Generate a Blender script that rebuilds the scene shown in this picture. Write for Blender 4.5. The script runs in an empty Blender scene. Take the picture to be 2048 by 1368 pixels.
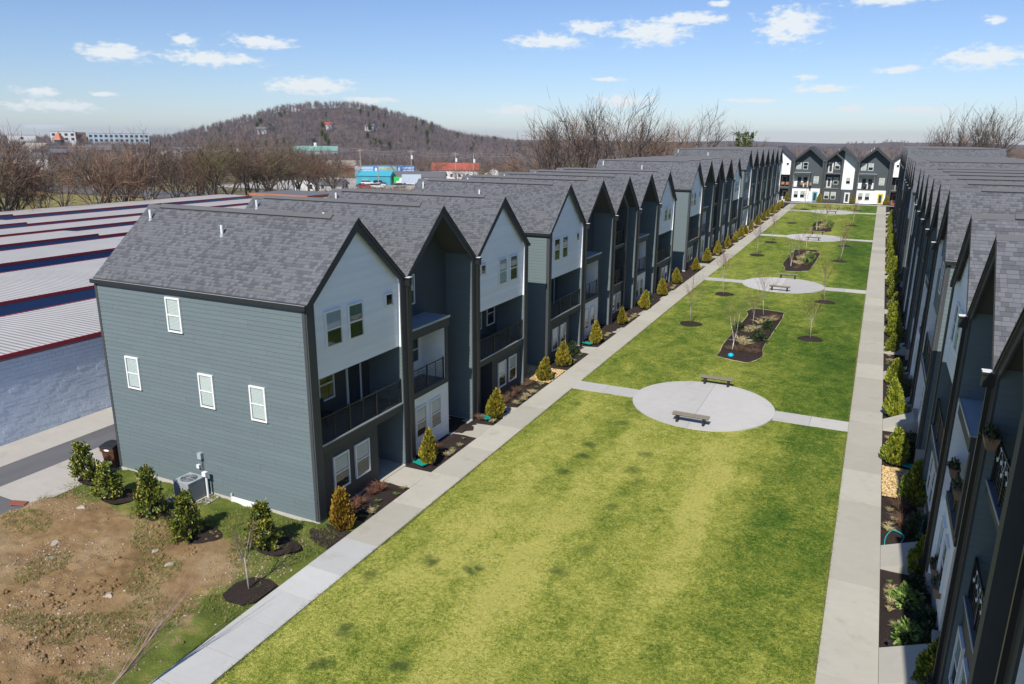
import bpy, math, random
import numpy as np
from mathutils import Matrix, Vector, Euler
sc = bpy.context.scene
COL = sc.collection
rnd = random.Random(7)

# ------------------------------------------------------------------ camera
CAMH = 14.2667
R_ = Vector((0.89947, 0.43776, 0.0)); 
ya, pi_, ro = math.radians(25.8732), math.radians(-15.321), math.radians(0.4493)
F_ = Vector((-math.sin(ya)*math.cos(pi_), math.cos(ya)*math.cos(pi_), math.sin(pi_)))
R0 = Vector((math.cos(ya), math.sin(ya), 0)); U0 = R0.cross(F_)
R_ = R0*math.cos(ro) + U0*math.sin(ro); U_ = U0*math.cos(ro) - R0*math.sin(ro)
cd = bpy.data.cameras.new('camera'); cam = bpy.data.objects.new('camera', cd); COL.objects.link(cam)
M3 = Matrix((R_, U_, -F_)).transposed()
cam.matrix_world = Matrix.Translation((0, 0, CAMH)) @ M3.to_4x4()
cd.sensor_width = 36; cd.lens = 1479.87/2048*36; cd.clip_start = .2; cd.clip_end = 30000
sc.camera = cam

# ------------------------------------------------------------------ sky, sun, exposure
SUN_DIR = Vector((0.052, -1.0, 1.0)).normalized()      # towards the sun
sun_el = math.asin(SUN_DIR.z); sun_az = math.atan2(SUN_DIR.x, SUN_DIR.y)
w = bpy.data.worlds.new('World'); sc.world = w; w.use_nodes = True
nt = w.node_tree; nt.nodes.clear()
def N(t, kind, **kw):
    n = t.nodes.new(kind)
    for k, v in kw.items():
        if k.startswith('i_'):
            key = k[2:]; n.inputs[int(key) if key.isdigit() else key.replace('_', ' ')].default_value = v
        else: setattr(n, k, v)
    return n
sky = N(nt, 'ShaderNodeTexSky', sky_type='NISHITA', sun_disc=False)
sky.sun_elevation = sun_el; sky.sun_rotation = sun_az; sky.altitude = 150; sky.air_density = 1.0; sky.dust_density = .1; sky.ozone_density = 1.2
SKY_STR = .106
CLOUDS = [(-52.8, 5.21, 1.94, 0.57), (-43.5, 6.28, 2.06, 0.45), (-46.8, 5.12, 3.07, 0.47), (-48.4, 6.2, 0.93, 0.37), (-57.2, 2.67, 1.22, 0.27), (-56.6, 1.82, 2.67, 0.33), (-53.4, 2.68, 0.73, 0.16), (-40.5, 3.53, 2.96, 0.57), (-25.8, 2.09, 1.85, 0.42), (-23.5, 6.83, 2.52, 0.5), (-20.5, 7.71, 1.78, 0.46), (-16.0, 7.34, 2.6, 0.84), (-13.5, 8.16, 2.54, 0.44), (-6.8, 7.58, 2.03, 1.11), (-0.6, 8.86, 3.11, 0.35), (4.7, 5.14, 2.36, 0.64), (0.1, 4.56, 1.45, 0.25), (-4.5, 3.5, 1.88, 0.29), (-17.7, 2.72, 1.97, 0.41), (-18.9, 4.3, 1.08, 0.17), (-2.3, 2.15, 0.98, 0.26), (1.5, 2.05, 2.0, 0.25), (-5.5, 4.19, 0.64, 0.19), (-9.0, 2.79, 2.0, 0.17), (5.1, 7.25, 0.65, 0.23), (-11.5, 9.05, 0.67, 0.19), (-57.2, 0.5, 1.38, 0.15), (-36.4, 2.67, 1.79, 0.21)]
L = nt.links.new
tc = N(nt, 'ShaderNodeTexCoord'); sp = N(nt, 'ShaderNodeSeparateXYZ'); L(tc.outputs['Generated'], sp.inputs[0])
def MATH(t, op, a=None, b=None, c=None, clamp=False):
    n = t.nodes.new('ShaderNodeMath'); n.operation = op; n.use_clamp = clamp
    for i, x in enumerate((a, b, c)):
        if x is None: continue
        if isinstance(x, (int, float)): n.inputs[i].default_value = x
        else: t.links.new(x, n.inputs[i])
    return n.outputs[0]
az = MATH(nt, 'ARCTAN2', sp.outputs[0], sp.outputs[1])
azd = MATH(nt, 'MULTIPLY', az, 57.29578)
azw = MATH(nt, 'SUBTRACT', MATH(nt, 'WRAP', MATH(nt, 'ADD', azd, 26), 40.0, -40.0), 26)   # the same scatter of clouds goes on round the horizon
hyp = MATH(nt, 'SQRT', MATH(nt, 'ADD', MATH(nt, 'MULTIPLY', sp.outputs[0], sp.outputs[0]), MATH(nt, 'MULTIPLY', sp.outputs[1], sp.outputs[1])))
eld = MATH(nt, 'MULTIPLY', MATH(nt, 'ARCTAN2', sp.outputs[2], hyp), 57.29578)
cv = N(nt, 'ShaderNodeCombineXYZ'); L(azw, cv.inputs[0]); L(eld, cv.inputs[1])
nz1 = N(nt, 'ShaderNodeTexNoise', i_Scale=1.1, i_Detail=6.0, i_Roughness=.62)
cv2 = N(nt, 'ShaderNodeVectorMath', operation='MULTIPLY'); cv2.inputs[1].default_value = (1, 2.2, 1); L(cv.outputs[0], cv2.inputs[0]); L(cv2.outputs[0], nz1.inputs['Vector'])
nz2 = N(nt, 'ShaderNodeTexNoise', i_Scale=.55, i_Detail=3.0); L(cv2.outputs[0], nz2.inputs['Vector'])
dist = N(nt, 'ShaderNodeVectorMath', operation='MULTIPLY_ADD'); dist.inputs[1].default_value = (1.0, .35, 0)
off = N(nt, 'ShaderNodeVectorMath', operation='SUBTRACT'); L(nz2.outputs['Color'], off.inputs[0]); off.inputs[1].default_value = (.5, .5, .5)
L(off.outputs[0], dist.inputs[0]); L(cv.outputs[0], dist.inputs[2])
acc = None
for (a, e, sa, se) in CLOUDS:
    m = N(nt, 'ShaderNodeVectorMath', operation='MULTIPLY_ADD'); m.inputs[1].default_value = (1/(sa*1.25), 1/(se*1.25), 0); m.inputs[2].default_value = (-a/(sa*1.25), -e/(se*1.25), 0)
    L(dist.outputs[0], m.inputs[0])
    ln = N(nt, 'ShaderNodeVectorMath', operation='LENGTH'); L(m.outputs[0], ln.inputs[0])
    v = ln.outputs['Value']
    acc = v if acc is None else MATH(nt, 'MINIMUM', acc, v)
dens = MATH(nt, 'ADD', MATH(nt, 'SUBTRACT', 1.10, acc), MATH(nt, 'MULTIPLY', MATH(nt, 'SUBTRACT', nz1.outputs['Fac'], .52), 2.3))
mr = N(nt, 'ShaderNodeMapRange', interpolation_type='SMOOTHSTEP'); L(dens, mr.inputs['Value']); mr.inputs['From Min'].default_value = .02; mr.inputs['From Max'].default_value = .75; mr.inputs['To Max'].default_value = .93
bg = N(nt, 'ShaderNodeBackground', i_Strength=SKY_STR); tint = N(nt, 'ShaderNodeMix', data_type='RGBA', blend_type='MULTIPLY'); tint.inputs[0].default_value = 1; tint.inputs[7].default_value = (.675, .775, 1.01, 1); L(sky.outputs[0], tint.inputs[6]); L(tint.outputs[2], bg.inputs[0])
bc = N(nt, 'ShaderNodeBackground', i_Strength=.84); bc.inputs[0].default_value = (.92, .97, 1, 1)
mx = N(nt, 'ShaderNodeMixShader'); L(mr.outputs[0], mx.inputs[0]); L(bg.outputs[0], mx.inputs[1]); L(bc.outputs[0], mx.inputs[2])
wo = N(nt, 'ShaderNodeOutputWorld'); L(mx.outputs[0], wo.inputs[0])
sd = bpy.data.lights.new('sun', 'SUN'); sd.energy = 5.0; sd.angle = math.radians(.5); sd.color = (1, .95, .86)
so = bpy.data.objects.new('sun', sd); COL.objects.link(so); so.rotation_euler = SUN_DIR.to_track_quat('Z', 'Y').to_euler(); so.location = (0, -60, 90)
sc.view_settings.view_transform = 'Standard'; sc.view_settings.look = 'None'; sc.view_settings.exposure = .2; sc.view_settings.gamma = 1
try: sc.view_settings.use_curve_mapping = False
except Exception: pass
HAZE = 1.15e-4
sc.cycles.use_denoising = True
sc.cycles.max_bounces = 6; sc.cycles.diffuse_bounces = 3; sc.cycles.glossy_bounces = 2; sc.cycles.transparent_max_bounces = 12; sc.cycles.transmission_bounces = 2
sc.cycles.caustics_reflective = False; sc.cycles.caustics_refractive = False

# ------------------------------------------------------------------ materials
MATS = {}
class G:                                    # tiny node-graph helper for one material
    def __init__(s, name, rough=.8, spec=.3):
        s.m = bpy.data.materials.new(name); s.m.use_nodes = True; s.t = s.m.node_tree; s.t.nodes.clear()
        s.b = N(s.t, 'ShaderNodeBsdfPrincipled', i_Roughness=rough); s.b.inputs['Specular IOR Level'].default_value = spec
        s.o = N(s.t, 'ShaderNodeOutputMaterial'); s.t.links.new(s.b.outputs[0], s.o.inputs[0]); MATS[name] = s.m
        s._obj = s._pos = None
    def ln(s, a, b): s.t.links.new(a, b)
    def obj(s):
        if not s._obj: s._obj = N(s.t, 'ShaderNodeTexCoord').outputs['Object']
        return s._obj
    def pos(s):
        if not s._pos: s._pos = N(s.t, 'ShaderNodeNewGeometry').outputs['Position']
        return s._pos
    def scaled(s, v, k):
        n = N(s.t, 'ShaderNodeVectorMath', operation='MULTIPLY'); n.inputs[1].default_value = k; s.ln(v, n.inputs[0]); return n.outputs[0]
    def noise(s, scale, detail=3, rough=.55, vec=None, out='Fac'):
        n = N(s.t, 'ShaderNodeTexNoise', i_Scale=scale, i_Detail=float(detail), i_Roughness=rough); s.ln(vec if vec is not None else s.pos(), n.inputs['Vector']); return n.outputs[out]
    def vor(s, scale, vec=None, out='Distance', feature='F1'):
        n = N(s.t, 'ShaderNodeTexVoronoi', feature=feature, i_Scale=scale); s.ln(vec if vec is not None else s.pos(), n.inputs['Vector']); return n.outputs[out]
    def rand(s):
        return N(s.t, 'ShaderNodeObjectInfo').outputs['Random']
    def island(s): return N(s.t, 'ShaderNodeNewGeometry').outputs['Random Per Island']
    def math(s, op, a, b=None, c=None, clamp=False): return MATH(s.t, op, a, b, c, clamp)
    def sep(s, v):
        n = N(s.t, 'ShaderNodeSeparateXYZ'); s.ln(v, n.inputs[0]); return n.outputs
    def ss(s, v, lo, hi, tlo=0., thi=1.):
        n = N(s.t, 'ShaderNodeMapRange', interpolation_type='SMOOTHSTEP')
        s.ln(v, n.inputs['Value']); n.inputs['From Min'].default_value = lo; n.inputs['From Max'].default_value = hi; n.inputs['To Min'].default_value = tlo; n.inputs['To Max'].default_value = thi
        return n.outputs[0]
    def ramp(s, v, stops):
        n = N(s.t, 'ShaderNodeValToRGB'); e = n.color_ramp.elements
        while len(e) < len(stops): e.new(.5)
        for k, (p, c) in enumerate(stops): e[k].position = p; e[k].color = (*c, 1)
        s.ln(v, n.inputs[0]); return n.outputs[0]
    def mix(s, f, a, b, kind='MIX'):
        n = N(s.t, 'ShaderNodeMix', data_type='RGBA', blend_type=kind)
        for i, x in ((0, f), (6, a), (7, b)):
            if isinstance(x, (int, float)): n.inputs[i].default_value = x
            elif isinstance(x, tuple): n.inputs[i].default_value = (*x, 1)
            else: s.ln(x, n.inputs[i])
        return n.outputs[2]
    def hsv(s, c, v=None, h=None, sat=None):
        n = N(s.t, 'ShaderNodeHueSaturation')
        if isinstance(c, tuple): n.inputs['Color'].default_value = (*c, 1)
        else: s.ln(c, n.inputs['Color'])
        for k, x in (('Value', v), ('Hue', h), ('Saturation', sat)):
            if x is not None:
                if isinstance(x, (int, float)): n.inputs[k].default_value = x
                else: s.ln(x, n.inputs[k])
        return n.outputs[0]
    def col(s, c):
        if isinstance(c, tuple): s.b.inputs['Base Color'].default_value = (*c, 1)
        else: s.ln(c, s.b.inputs['Base Color'])
        return s
    def bump(s, h, strength=.4, d=.02):
        n = N(s.t, 'ShaderNodeBump', i_Strength=strength, i_Distance=d); s.ln(h, n.inputs['Height']); s.ln(n.outputs[0], s.b.inputs['Normal']); return s

def flat(name, c, rough=.7, spec=.3, var=.08, scale=3., bump=0):
    g = G(name, rough, spec); n = g.noise(scale, 4, .6, g.obj())
    v = g.math('MULTIPLY_ADD', n, 2*var, 1-var)
    v = g.math('MULTIPLY', v, g.math('MULTIPLY_ADD', g.rand(), var, 1-var*.5))
    g.col(g.hsv(c, v=v))
    if bump: g.bump(g.noise(scale*12, 3, .6, g.obj()), bump, .01)
    return g.m
def siding(name, c, course=.178):
    g = G(name, .62, .35); z = g.sep(g.obj())
    saw = g.math('FRACT', g.math('DIVIDE', z[2], course))
    prof = g.ss(saw, 0.0, .08)                     # the lower lip of each board
    prof = g.math('SUBTRACT', prof, g.math('MULTIPLY', saw, .85))
    n = g.noise(1.3, 4, .6, g.scaled(g.obj(), (1, 1, 3)))
    board = N(g.t, 'ShaderNodeTexWhiteNoise', noise_dimensions='1D'); g.ln(g.math('FLOOR', g.math('DIVIDE', z[2], course)), board.inputs['W'])
    v = g.math('ADD', g.math('MULTIPLY_ADD', n, .10, .92), g.math('MULTIPLY', board.outputs[0], .05))
    g.col(g.hsv(c, v=v)); g.bump(prof, .55, .016)
    return g.m
GRAY = (.128, .166, .176); CHAR = (.055, .060, .064); WHITE = (.84, .86, .87); SLATE = (.062, .077, .086)
siding('siding_gray', GRAY); siding('siding_slate', SLATE); siding('siding_charcoal', CHAR); siding('siding_white', WHITE)
def board_mat(name, c):
    g = G(name, .6, .35); n = g.noise(1.1, 4, .6, g.scaled(g.pos(), (1, 1, 4)))
    v = g.math('MULTIPLY', g.math('MULTIPLY_ADD', n, .12, .94), g.math('MULTIPLY_ADD', g.rand(), .07, .965))
    g.col(g.hsv(c, v=v)); g.bump(g.noise(14, 3, .6, g.scaled(g.pos(), (1, 1, 12))), .12, .004); return g.m
board_mat('board_gray', GRAY); board_mat('board_white', WHITE); board_mat('board_charcoal', CHAR)
flat('trim_dark', (.056, .060, .063), .6, .3, .12, 2.0)
flat('metal_black', (.018, .019, .020), .4, .5)
flat('metal_gray', (.36, .40, .42), .4, .5, .12, 2.)
flat('vinyl_white', (.80, .80, .79), .35, .5, .03)
flat('pipe_white', (.72, .74, .76), .4, .5, .05)
flat('foundation', (.42, .40, .37), .9, .2, .15, 5., .2)
flat('soffit', (.075, .08, .085), .7, .3)
flat('deck_floor', (.10, .11, .12), .7, .3, .15, 6)
flat('canopy_roof', (.30, .36, .40), .45, .5, .25, 1.6)
flat('door_dark', (.03, .035, .04), .4, .5); flat('door_teal', (.16, .36, .42), .45, .5); flat('door_yellow', (.62, .50, .10), .45, .5); flat('door_white', (.7, .7, .7), .4, .5); flat('door_red', (.42, .10, .05), .45, .5)
flat('blind', (.72, .71, .67), .7, .3, .04)
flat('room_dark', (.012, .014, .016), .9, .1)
flat('curtain_green', (.16, .25, .22), .8, .2, .3, 2)
def glass():
    g = G('window_glass', .03, .6)
    tr = N(g.t, 'ShaderNodeBsdfTransparent'); tr.inputs[0].default_value = (.78, .85, .85, 1)
    gl = N(g.t, 'ShaderNodeBsdfGlossy', i_Roughness=.02); gl.inputs[0].default_value = (.9, .95, 1, 1)
    ge = N(g.t, 'ShaderNodeNewGeometry'); dt = N(g.t, 'ShaderNodeVectorMath', operation='DOT_PRODUCT'); g.ln(ge.outputs['Incoming'], dt.inputs[0]); g.ln(ge.outputs['Normal'], dt.inputs[1])
    m = N(g.t, 'ShaderNodeMixShader'); f = g.math('MULTIPLY_ADD', g.math('POWER', g.math('SUBTRACT', 1.0, g.math('ABSOLUTE', dt.outputs['Value']), None, True), 4.0), .8, .085, True)
    g.ln(f, m.inputs[0]); g.ln(tr.outputs[0], m.inputs[1]); g.ln(gl.outputs[0], m.inputs[2]); g.ln(m.outputs[0], g.o.inputs[0])
glass()
g = G('shingle', .92, .2)
r = g.math('FRACT', g.math('ADD', g.island(), g.math('MULTIPLY', g.rand(), 7.31)))
c = g.ramp(r, [(0, (.084, .088, .098)), (.30, (.092, .096, .107)), (.36, (.117, .122, .135)), (.7, (.124, .129, .142)), (1, (.138, .143, .156))])
g.col(g.hsv(c, v=g.math('ADD', g.math('MULTIPLY_ADD', g.noise(.5, 4), .16, .88), g.math('MULTIPLY', g.noise(60, 2), .12)))); g.bump(g.noise(110, 2), .4, .006)
g = G('roof_deck', .9, .2); g.col((.11, .11, .118))
g = G('ridge_vent', .8, .2); g.col((.030, .031, .034))
def concrete(name, c, var=.10):
    g = G(name, .88, .25)
    n1 = g.noise(.35, 5, .6); n2 = g.noise(2.3, 5, .65); n3 = g.noise(45, 2)
    brush = g.noise(1.2, 3, .6, g.scaled(g.pos(), (1, 14, 1)))
    v = g.math('ADD', g.math('MULTIPLY_ADD', n1, 2*var, 1-var*1.3), g.math('MULTIPLY', g.math('SUBTRACT', n2, .5), .16))
    v = g.math('ADD', v, g.math('MULTIPLY', g.math('SUBTRACT', brush, .5), .10))
    v = g.math('ADD', v, g.math('MULTIPLY', g.math('SUBTRACT', n3, .5), .08))
    v = g.math('MULTIPLY', v, g.math('MULTIPLY_ADD', g.rand(), .20, .90))
    stain = g.ss(g.noise(.8, 6, .7), .54, .72, 0, .35)
    g.col(g.mix(stain, g.hsv(c, v=v), (c[0]*.60, c[1]*.56, c[2]*.50))); g.bump(n3, .15, .004); return g.m
concrete('concrete_beige', (.415, .395, .340)); concrete('concrete_new', (.455, .455, .44)); concrete('concrete_plaza', (.475, .465, .45)); concrete('concrete_drive', (.385, .36, .325), .14)
g = G('asphalt', .9, .25); g.col(g.hsv((.115, .115, .122), v=g.math('ADD', g.math('MULTIPLY_ADD', g.noise(.5, 5, .65, g.scaled(g.pos(), (1.6, .35, 1))), .7, .6), g.math('MULTIPLY', g.noise(60, 2), .2)))); g.bump(g.noise(120, 2), .3, .004)
# lawn: green and straw patches, faded strips along the mown direction, dark tufts
g = G('lawn', .95, .15)
P = g.sep(g.pos()); st = g.scaled(g.pos(), (1, .38, 1))
big = g.noise(.22, 4, .6, st); mid = g.noise(1.05, 5, .65, g.scaled(g.pos(), (1, .7, 1))); fine = g.noise(9, 4, .75); vfine = g.noise(30, 2, .7)
wob = g.math('MULTIPLY', g.math('SUBTRACT', g.noise(.3, 3), .5), 1.6); wx = g.math('ADD', P[0], wob)
def band(c0, w_): return g.ss(g.math('ABSOLUTE', g.math('SUBTRACT', wx, c0)), w_*.35, w_, 1, 0)
near = g.ss(P[1], 30, 46, 1, 0)
strips = g.math('MULTIPLY', g.math('MAXIMUM', g.math('MAXIMUM', band(-9.1, 1.1), band(-4.9, .9)), g.math('MULTIPLY', band(-12.2, 1.3), .55)), near)
dry = g.math('ADD', g.math('MULTIPLY', big, .95), g.math('MULTIPLY', mid, .85))
dry = g.math('ADD', dry, g.math('MULTIPLY', g.math('SUBTRACT', g.noise(2.6, 4, .7), .5), .62))
dry = g.math('ADD', dry, g.math('MULTIPLY', strips, .19))
dry = g.math('ADD', dry, g.math('MULTIPLY_ADD', near, .20, -.07))
dry = g.math('SUBTRACT', dry, g.math('MULTIPLY', g.math('MULTIPLY', g.ss(P[0], -4.2, -2.0), g.ss(P[1], 26, 15, 1, .35)), .22))
dry = g.math('ADD', dry, g.math('MULTIPLY', g.math('SUBTRACT', fine, .5), 1.05))
dry = g.math('ADD', dry, g.math('MULTIPLY', g.math('SUBTRACT', vfine, .5), .9))
c = g.ramp(dry, [(.40, (.034, .078, .010)), (.64, (.076, .146, .015)), (.86, (.172, .216, .032)), (1.0, (.275, .308, .052))])
c = g.mix(g.ss(dry, 1.0, 1.35), c, (.455, .435, .11))
vc = N(g.t, 'ShaderNodeTexVoronoi', voronoi_dimensions='2D', i_Scale=.42); wv = N(g.t, 'ShaderNodeVectorMath', operation='MULTIPLY_ADD'); wv.inputs[1].default_value = (.7, .7, 0)
nc = N(g.t, 'ShaderNodeTexNoise', i_Scale=1.7, i_Detail=3.); g.ln(g.pos(), nc.inputs['Vector']); g.ln(nc.outputs['Color'], wv.inputs[0]); g.ln(g.pos(), wv.inputs[2]); g.ln(wv.outputs[0], vc.inputs['Vector'])
cs = N(g.t, 'ShaderNodeSeparateColor'); g.ln(vc.outputs['Color'], cs.inputs[0])
spot = g.math('MULTIPLY', g.ss(vc.outputs['Distance'], .05, .20, 1, 0), g.ss(cs.outputs[0], .36, .46))
spot = g.math('MULTIPLY', g.math('MULTIPLY', spot, g.ss(g.noise(4.5, 4, .8), .36, .50)), g.math('MULTIPLY', near, g.ss(P[0], -6.0, -9.0)))
c = g.mix(g.math('MULTIPLY', spot, .85), c, (.050, .088, .020))
g.col(g.hsv(c, v=g.math('ADD', g.math('MULTIPLY_ADD', vfine, 1.1, .06), g.math('MULTIPLY', fine, .86)))); g.bump(g.math('ADD', fine, vfine), 1.0, .06)
# bare lot: clay, gravel and grass
g = G('lot_soil', .95, .15); P = g.sep(g.pos())
n1 = g.noise(.5, 5, .65); n2 = g.noise(3.2, 5, .7); n3 = g.noise(26, 3, .7)
c = g.ramp(g.math('ADD', g.math('MULTIPLY', n1, .7), g.math('MULTIPLY', n2, .3)), [(.3, (.165, .098, .045)), (.48, (.275, .178, .085)), (.62, (.35, .25, .14)), (.8, (.43, .345, .23))])
peb = g.ss(g.vor(16), .12, .26, 1, 0); pm = g.math('MULTIPLY', peb, g.ss(n2, .48, .66))
c = g.mix(g.math('MULTIPLY', pm, .8), c, (.42, .36, .29))
gr = g.math('ADD', g.ss(P[1], 15.6, 17.6), g.math('MULTIPLY', g.ss(P[0], -19.5, -16.6), .75))
gr = g.math('ADD', gr, g.math('MULTIPLY', g.math('SUBTRACT', g.noise(.55, 5, .7), .5), 2.2)); gr = g.math('ADD', gr, g.math('MULTIPLY', g.math('SUBTRACT', n3, .5), .9))
gcol = g.ramp(g.math('ADD', g.math('MULTIPLY', g.noise(1.2, 4), .6), g.math('MULTIPLY', n3, .45)), [(.35, (.050, .090, .012)), (.55, (.115, .160, .024)), (.75, (.24, .235, .055))])
c = g.mix(g.ss(gr, .42, .72, 0, .93), c, gcol)
g.col(g.hsv(c, v=g.math('MULTIPLY_ADD', n3, .6, .7))); g.bump(g.math('ADD', n2, n3), .9, .06)
g = G('mulch', .97, .1); n = g.noise(32, 4, .75); c = g.ramp(n, [(.3, (.014, .011, .010)), (.5, (.036, .027, .024)), (.72, (.085, .064, .055))])
g.col(g.hsv(c, v=g.math('MULTIPLY_ADD', g.noise(1.5, 4), .6, .7))); g.bump(n, .9, .04)
def leafy(name, stops, rough=.6, obj_amt=.25):
    g = G(name, rough, .35); r = g.math('FRACT', g.math('ADD', g.island(), g.rand()))
    c = g.ramp(r, stops); v = g.math('MULTIPLY_ADD', g.rand(), obj_amt, 1-obj_amt*.5)
    g.col(g.hsv(c, v=v)); g.b.inputs['Subsurface Weight'].default_value = 0
    return g.m
leafy('leaf_arborvitae', [(0, (.075, .095, .010)), (.35, (.17, .165, .014)), (.7, (.30, .24, .018)), (1, (.42, .29, .03))], .65); leafy('leaf_lime', [(0, (.060, .095, .010)), (.4, (.15, .19, .016)), (.75, (.27, .29, .022)), (1, (.38, .36, .04))], .6); leafy('leaf_rust', [(0, (.10, .075, .010)), (.4, (.24, .15, .014)), (.75, (.38, .22, .02)), (1, (.46, .26, .03))], .65)
leafy('leaf_holly', [(0, (.035, .060, .010)), (.45, (.090, .125, .016)), (.75, (.20, .21, .025)), (1, (.36, .30, .05))], .4)
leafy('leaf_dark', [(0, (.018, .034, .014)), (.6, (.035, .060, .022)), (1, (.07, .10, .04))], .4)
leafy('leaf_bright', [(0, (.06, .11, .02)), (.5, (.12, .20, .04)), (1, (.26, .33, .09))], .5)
leafy('twig_red', [(0, (.10, .045, .030)), (.5, (.19, .080, .045)), (1, (.30, .14, .08))], .8)
leafy('grass_tan', [(0, (.24, .19, .09)), (.5, (.42, .35, .18)), (1, (.60, .52, .30))], .8)
leafy('grass_blade', [(0, (.055, .095, .016)), (.4, (.11, .15, .028)), (.7, (.22, .22, .055)), (1, (.36, .33, .11))], .85, .0)
leafy('gravel_gold', [(0, (.26, .16, .06)), (.4, (.46, .31, .12)), (.75, (.62, .46, .22)), (1, (.70, .58, .38))], .8, 0)
leafy('gravel_gray', [(0, (.18, .17, .16)), (.6, (.36, .35, .33)), (1, (.5, .49, .47))], .85, 0)
leafy('rubble', [(0, (.13, .08, .045)), (.55, (.24, .165, .105)), (.85, (.34, .27, .20)), (1, (.50, .45, .38))], .9, 0)
def bark(name, a, b):
    g = G(name, .9, .2); n = g.noise(3, 4, .65, g.scaled(g.obj(), (3, 3, 1))); c = g.ramp(n, [(.3, a), (.7, b)])
    g.col(g.hsv(c, v=g.math('MULTIPLY_ADD', g.rand(), .5, .75))); return g.m
bark('bark', (.070, .055, .045), (.17, .14, .115)); bark('twig', (.105, .070, .050), (.205, .142, .102)); bark('twig_dark', (.062, .050, .044), (.13, .10, .085)); bark('bark_pale', (.22, .19, .16), (.38, .34, .30)); bark('twig_rust', (.12, .075, .05), (.24, .14, .085)); bark('brush_olive', (.07, .062, .028), (.16, .135, .055)); bark('bark_birch', (.55, .47, .40), (.74, .70, .64)); bark('twig_pink', (.26, .15, .12), (.40, .27, .22))
leafy('ivy', [(0, (.03, .055, .01)), (.5, (.075, .11, .02)), (1, (.18, .19, .05))], .5)
# far land
g = G('far_land', .95, .1); n = g.noise(.012, 5, .65); n2 = g.noise(.11, 4, .7)
c = g.ramp(g.math('ADD', g.math('MULTIPLY', n, .6), g.math('MULTIPLY', n2, .4)), [(.32, (.085, .082, .045)), (.5, (.15, .128, .078)), (.68, (.20, .165, .085))])
g.col(c)
g = G('dry_field', .95, .1); g.col(g.ramp(g.noise(.35, 5, .7), [(.35, (.13, .125, .045)), (.55, (.24, .21, .075)), (.75, (.30, .26, .12))]))
g = G('wooded_hill', .97, .05); n = g.noise(.035, 5, .7); c = g.ramp(n, [(.35, (.075, .060, .058)), (.5, (.115, .090, .085)), (.65, (.155, .115, .095))])
g.col(g.hsv(c, v=g.math('MULTIPLY_ADD', g.noise(.16, 4, .7), .9, .55))); g.bump(g.noise(.12, 4, .7), 1.0, 6)
g = G('far_twigs', .95, .05); r = g.island(); n = g.noise(.055, 3, .6)
c = g.ramp(g.math('ADD', g.math('MULTIPLY', n, .75), g.math('MULTIPLY', r, .25)), [(.25, (.105, .090, .100)), (.45, (.165, .140, .146)), (.58, (.205, .168, .158)), (.72, (.24, .16, .115))]); g.col(c)
g = G('far_evergreen', .95, .05); c = g.ramp(g.math('ADD', g.math('MULTIPLY', g.noise(.04, 3), .6), g.math('MULTIPLY', g.island(), .4)), [(.3, (.030, .045, .018)), (.6, (.07, .085, .025)), (.8, (.22, .20, .035))]); g.col(c)
# storage sheds and town
g = G('shed_roof', .5, .45); rib = g.math('SINE', g.math('MULTIPLY', g.sep(g.pos())[1], 2*math.pi/.32))
g.col(g.hsv((.405, .385, .365), v=g.math('MULTIPLY_ADD', g.noise(.25, 5, .65), .35, .82))); g.bump(rib, .7, .03)
flat('shed_red', (.36, .035, .05), .5, .4, .12, 1.); flat('shed_blue', (.10, .19, .36), .55, .4, .15, .8); flat('shed_door', (.17, .012, .025), .5, .4, .1, 1.)
g = G('block_paint', .75, .3); g.col(g.hsv((.70, .80, .92), v=g.math('MULTIPLY', g.math('MULTIPLY_ADD', g.noise(.7, 5, .65), .35, .82), g.math('MULTIPLY_ADD', g.rand(), .05, .97)))); g.bump(g.noise(30, 3), .3, .01)
for nm, c in dict(car_white=(.72, .73, .74), car_silver=(.36, .40, .44), car_navy=(.03, .05, .10), car_red=(.42, .02, .06), car_black=(.02, .02, .022), car_yellow=(.75, .45, .03), car_green=(.03, .50, .08)).items(): flat(nm, c, .25, .6, .02)
flat('tyre', (.015, .015, .016), .85, .2); flat('car_glass', (.012, .018, .022), .08, .7); flat('car_light', (.5, .45, .42), .3, .5)
for nm, c in dict(teal_metal=(.05, .33, .42), teal_dark=(.03, .20, .25), wall_white=(.70, .70, .70), wall_blue=(.42, .50, .58), wall_pale=(.55, .56, .56), wall_brown=(.17, .10, .07), wall_navy=(.045, .06, .09), roof_red=(.33, .085, .055), roof_gray=(.14, .135, .14), roof_tan=(.30, .26, .21), roof_orange=(.40, .15, .07), roof_green=(.17, .33, .28), sign_blue=(.03, .22, .62), sign_cyan=(.20, .52, .82), sign_yellow=(.75, .68, .06), sign_white=(.8, .82, .85), sign_green=(.25, .6, .15), sign_orange=(.8, .35, .06), pane_dark=(.03, .04, .05), pole_wood=(.30, .27, .23), pole_gray=(.42, .42, .42), bin_brown=(.10, .040, .022), bin_black=(.022, .023, .026), bench_wood=(.27, .235, .18), bench_black=(.022, .022, .024), teal_plastic=(.005, .26, .21), turquoise=(.0, .42, .62), ac_gray=(.30, .31, .32), cushion=(.42, .17, .06), wicker=(.26, .17, .10), red_cloth=(.5, .04, .04), brick_red=(.25, .09, .06), rock=(.36, .30, .24), wire=(.25, .26, .27), hose_teal=(.02, .38, .42)).items(): flat(nm, c, .6, .3, .12, 1.5)

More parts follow.
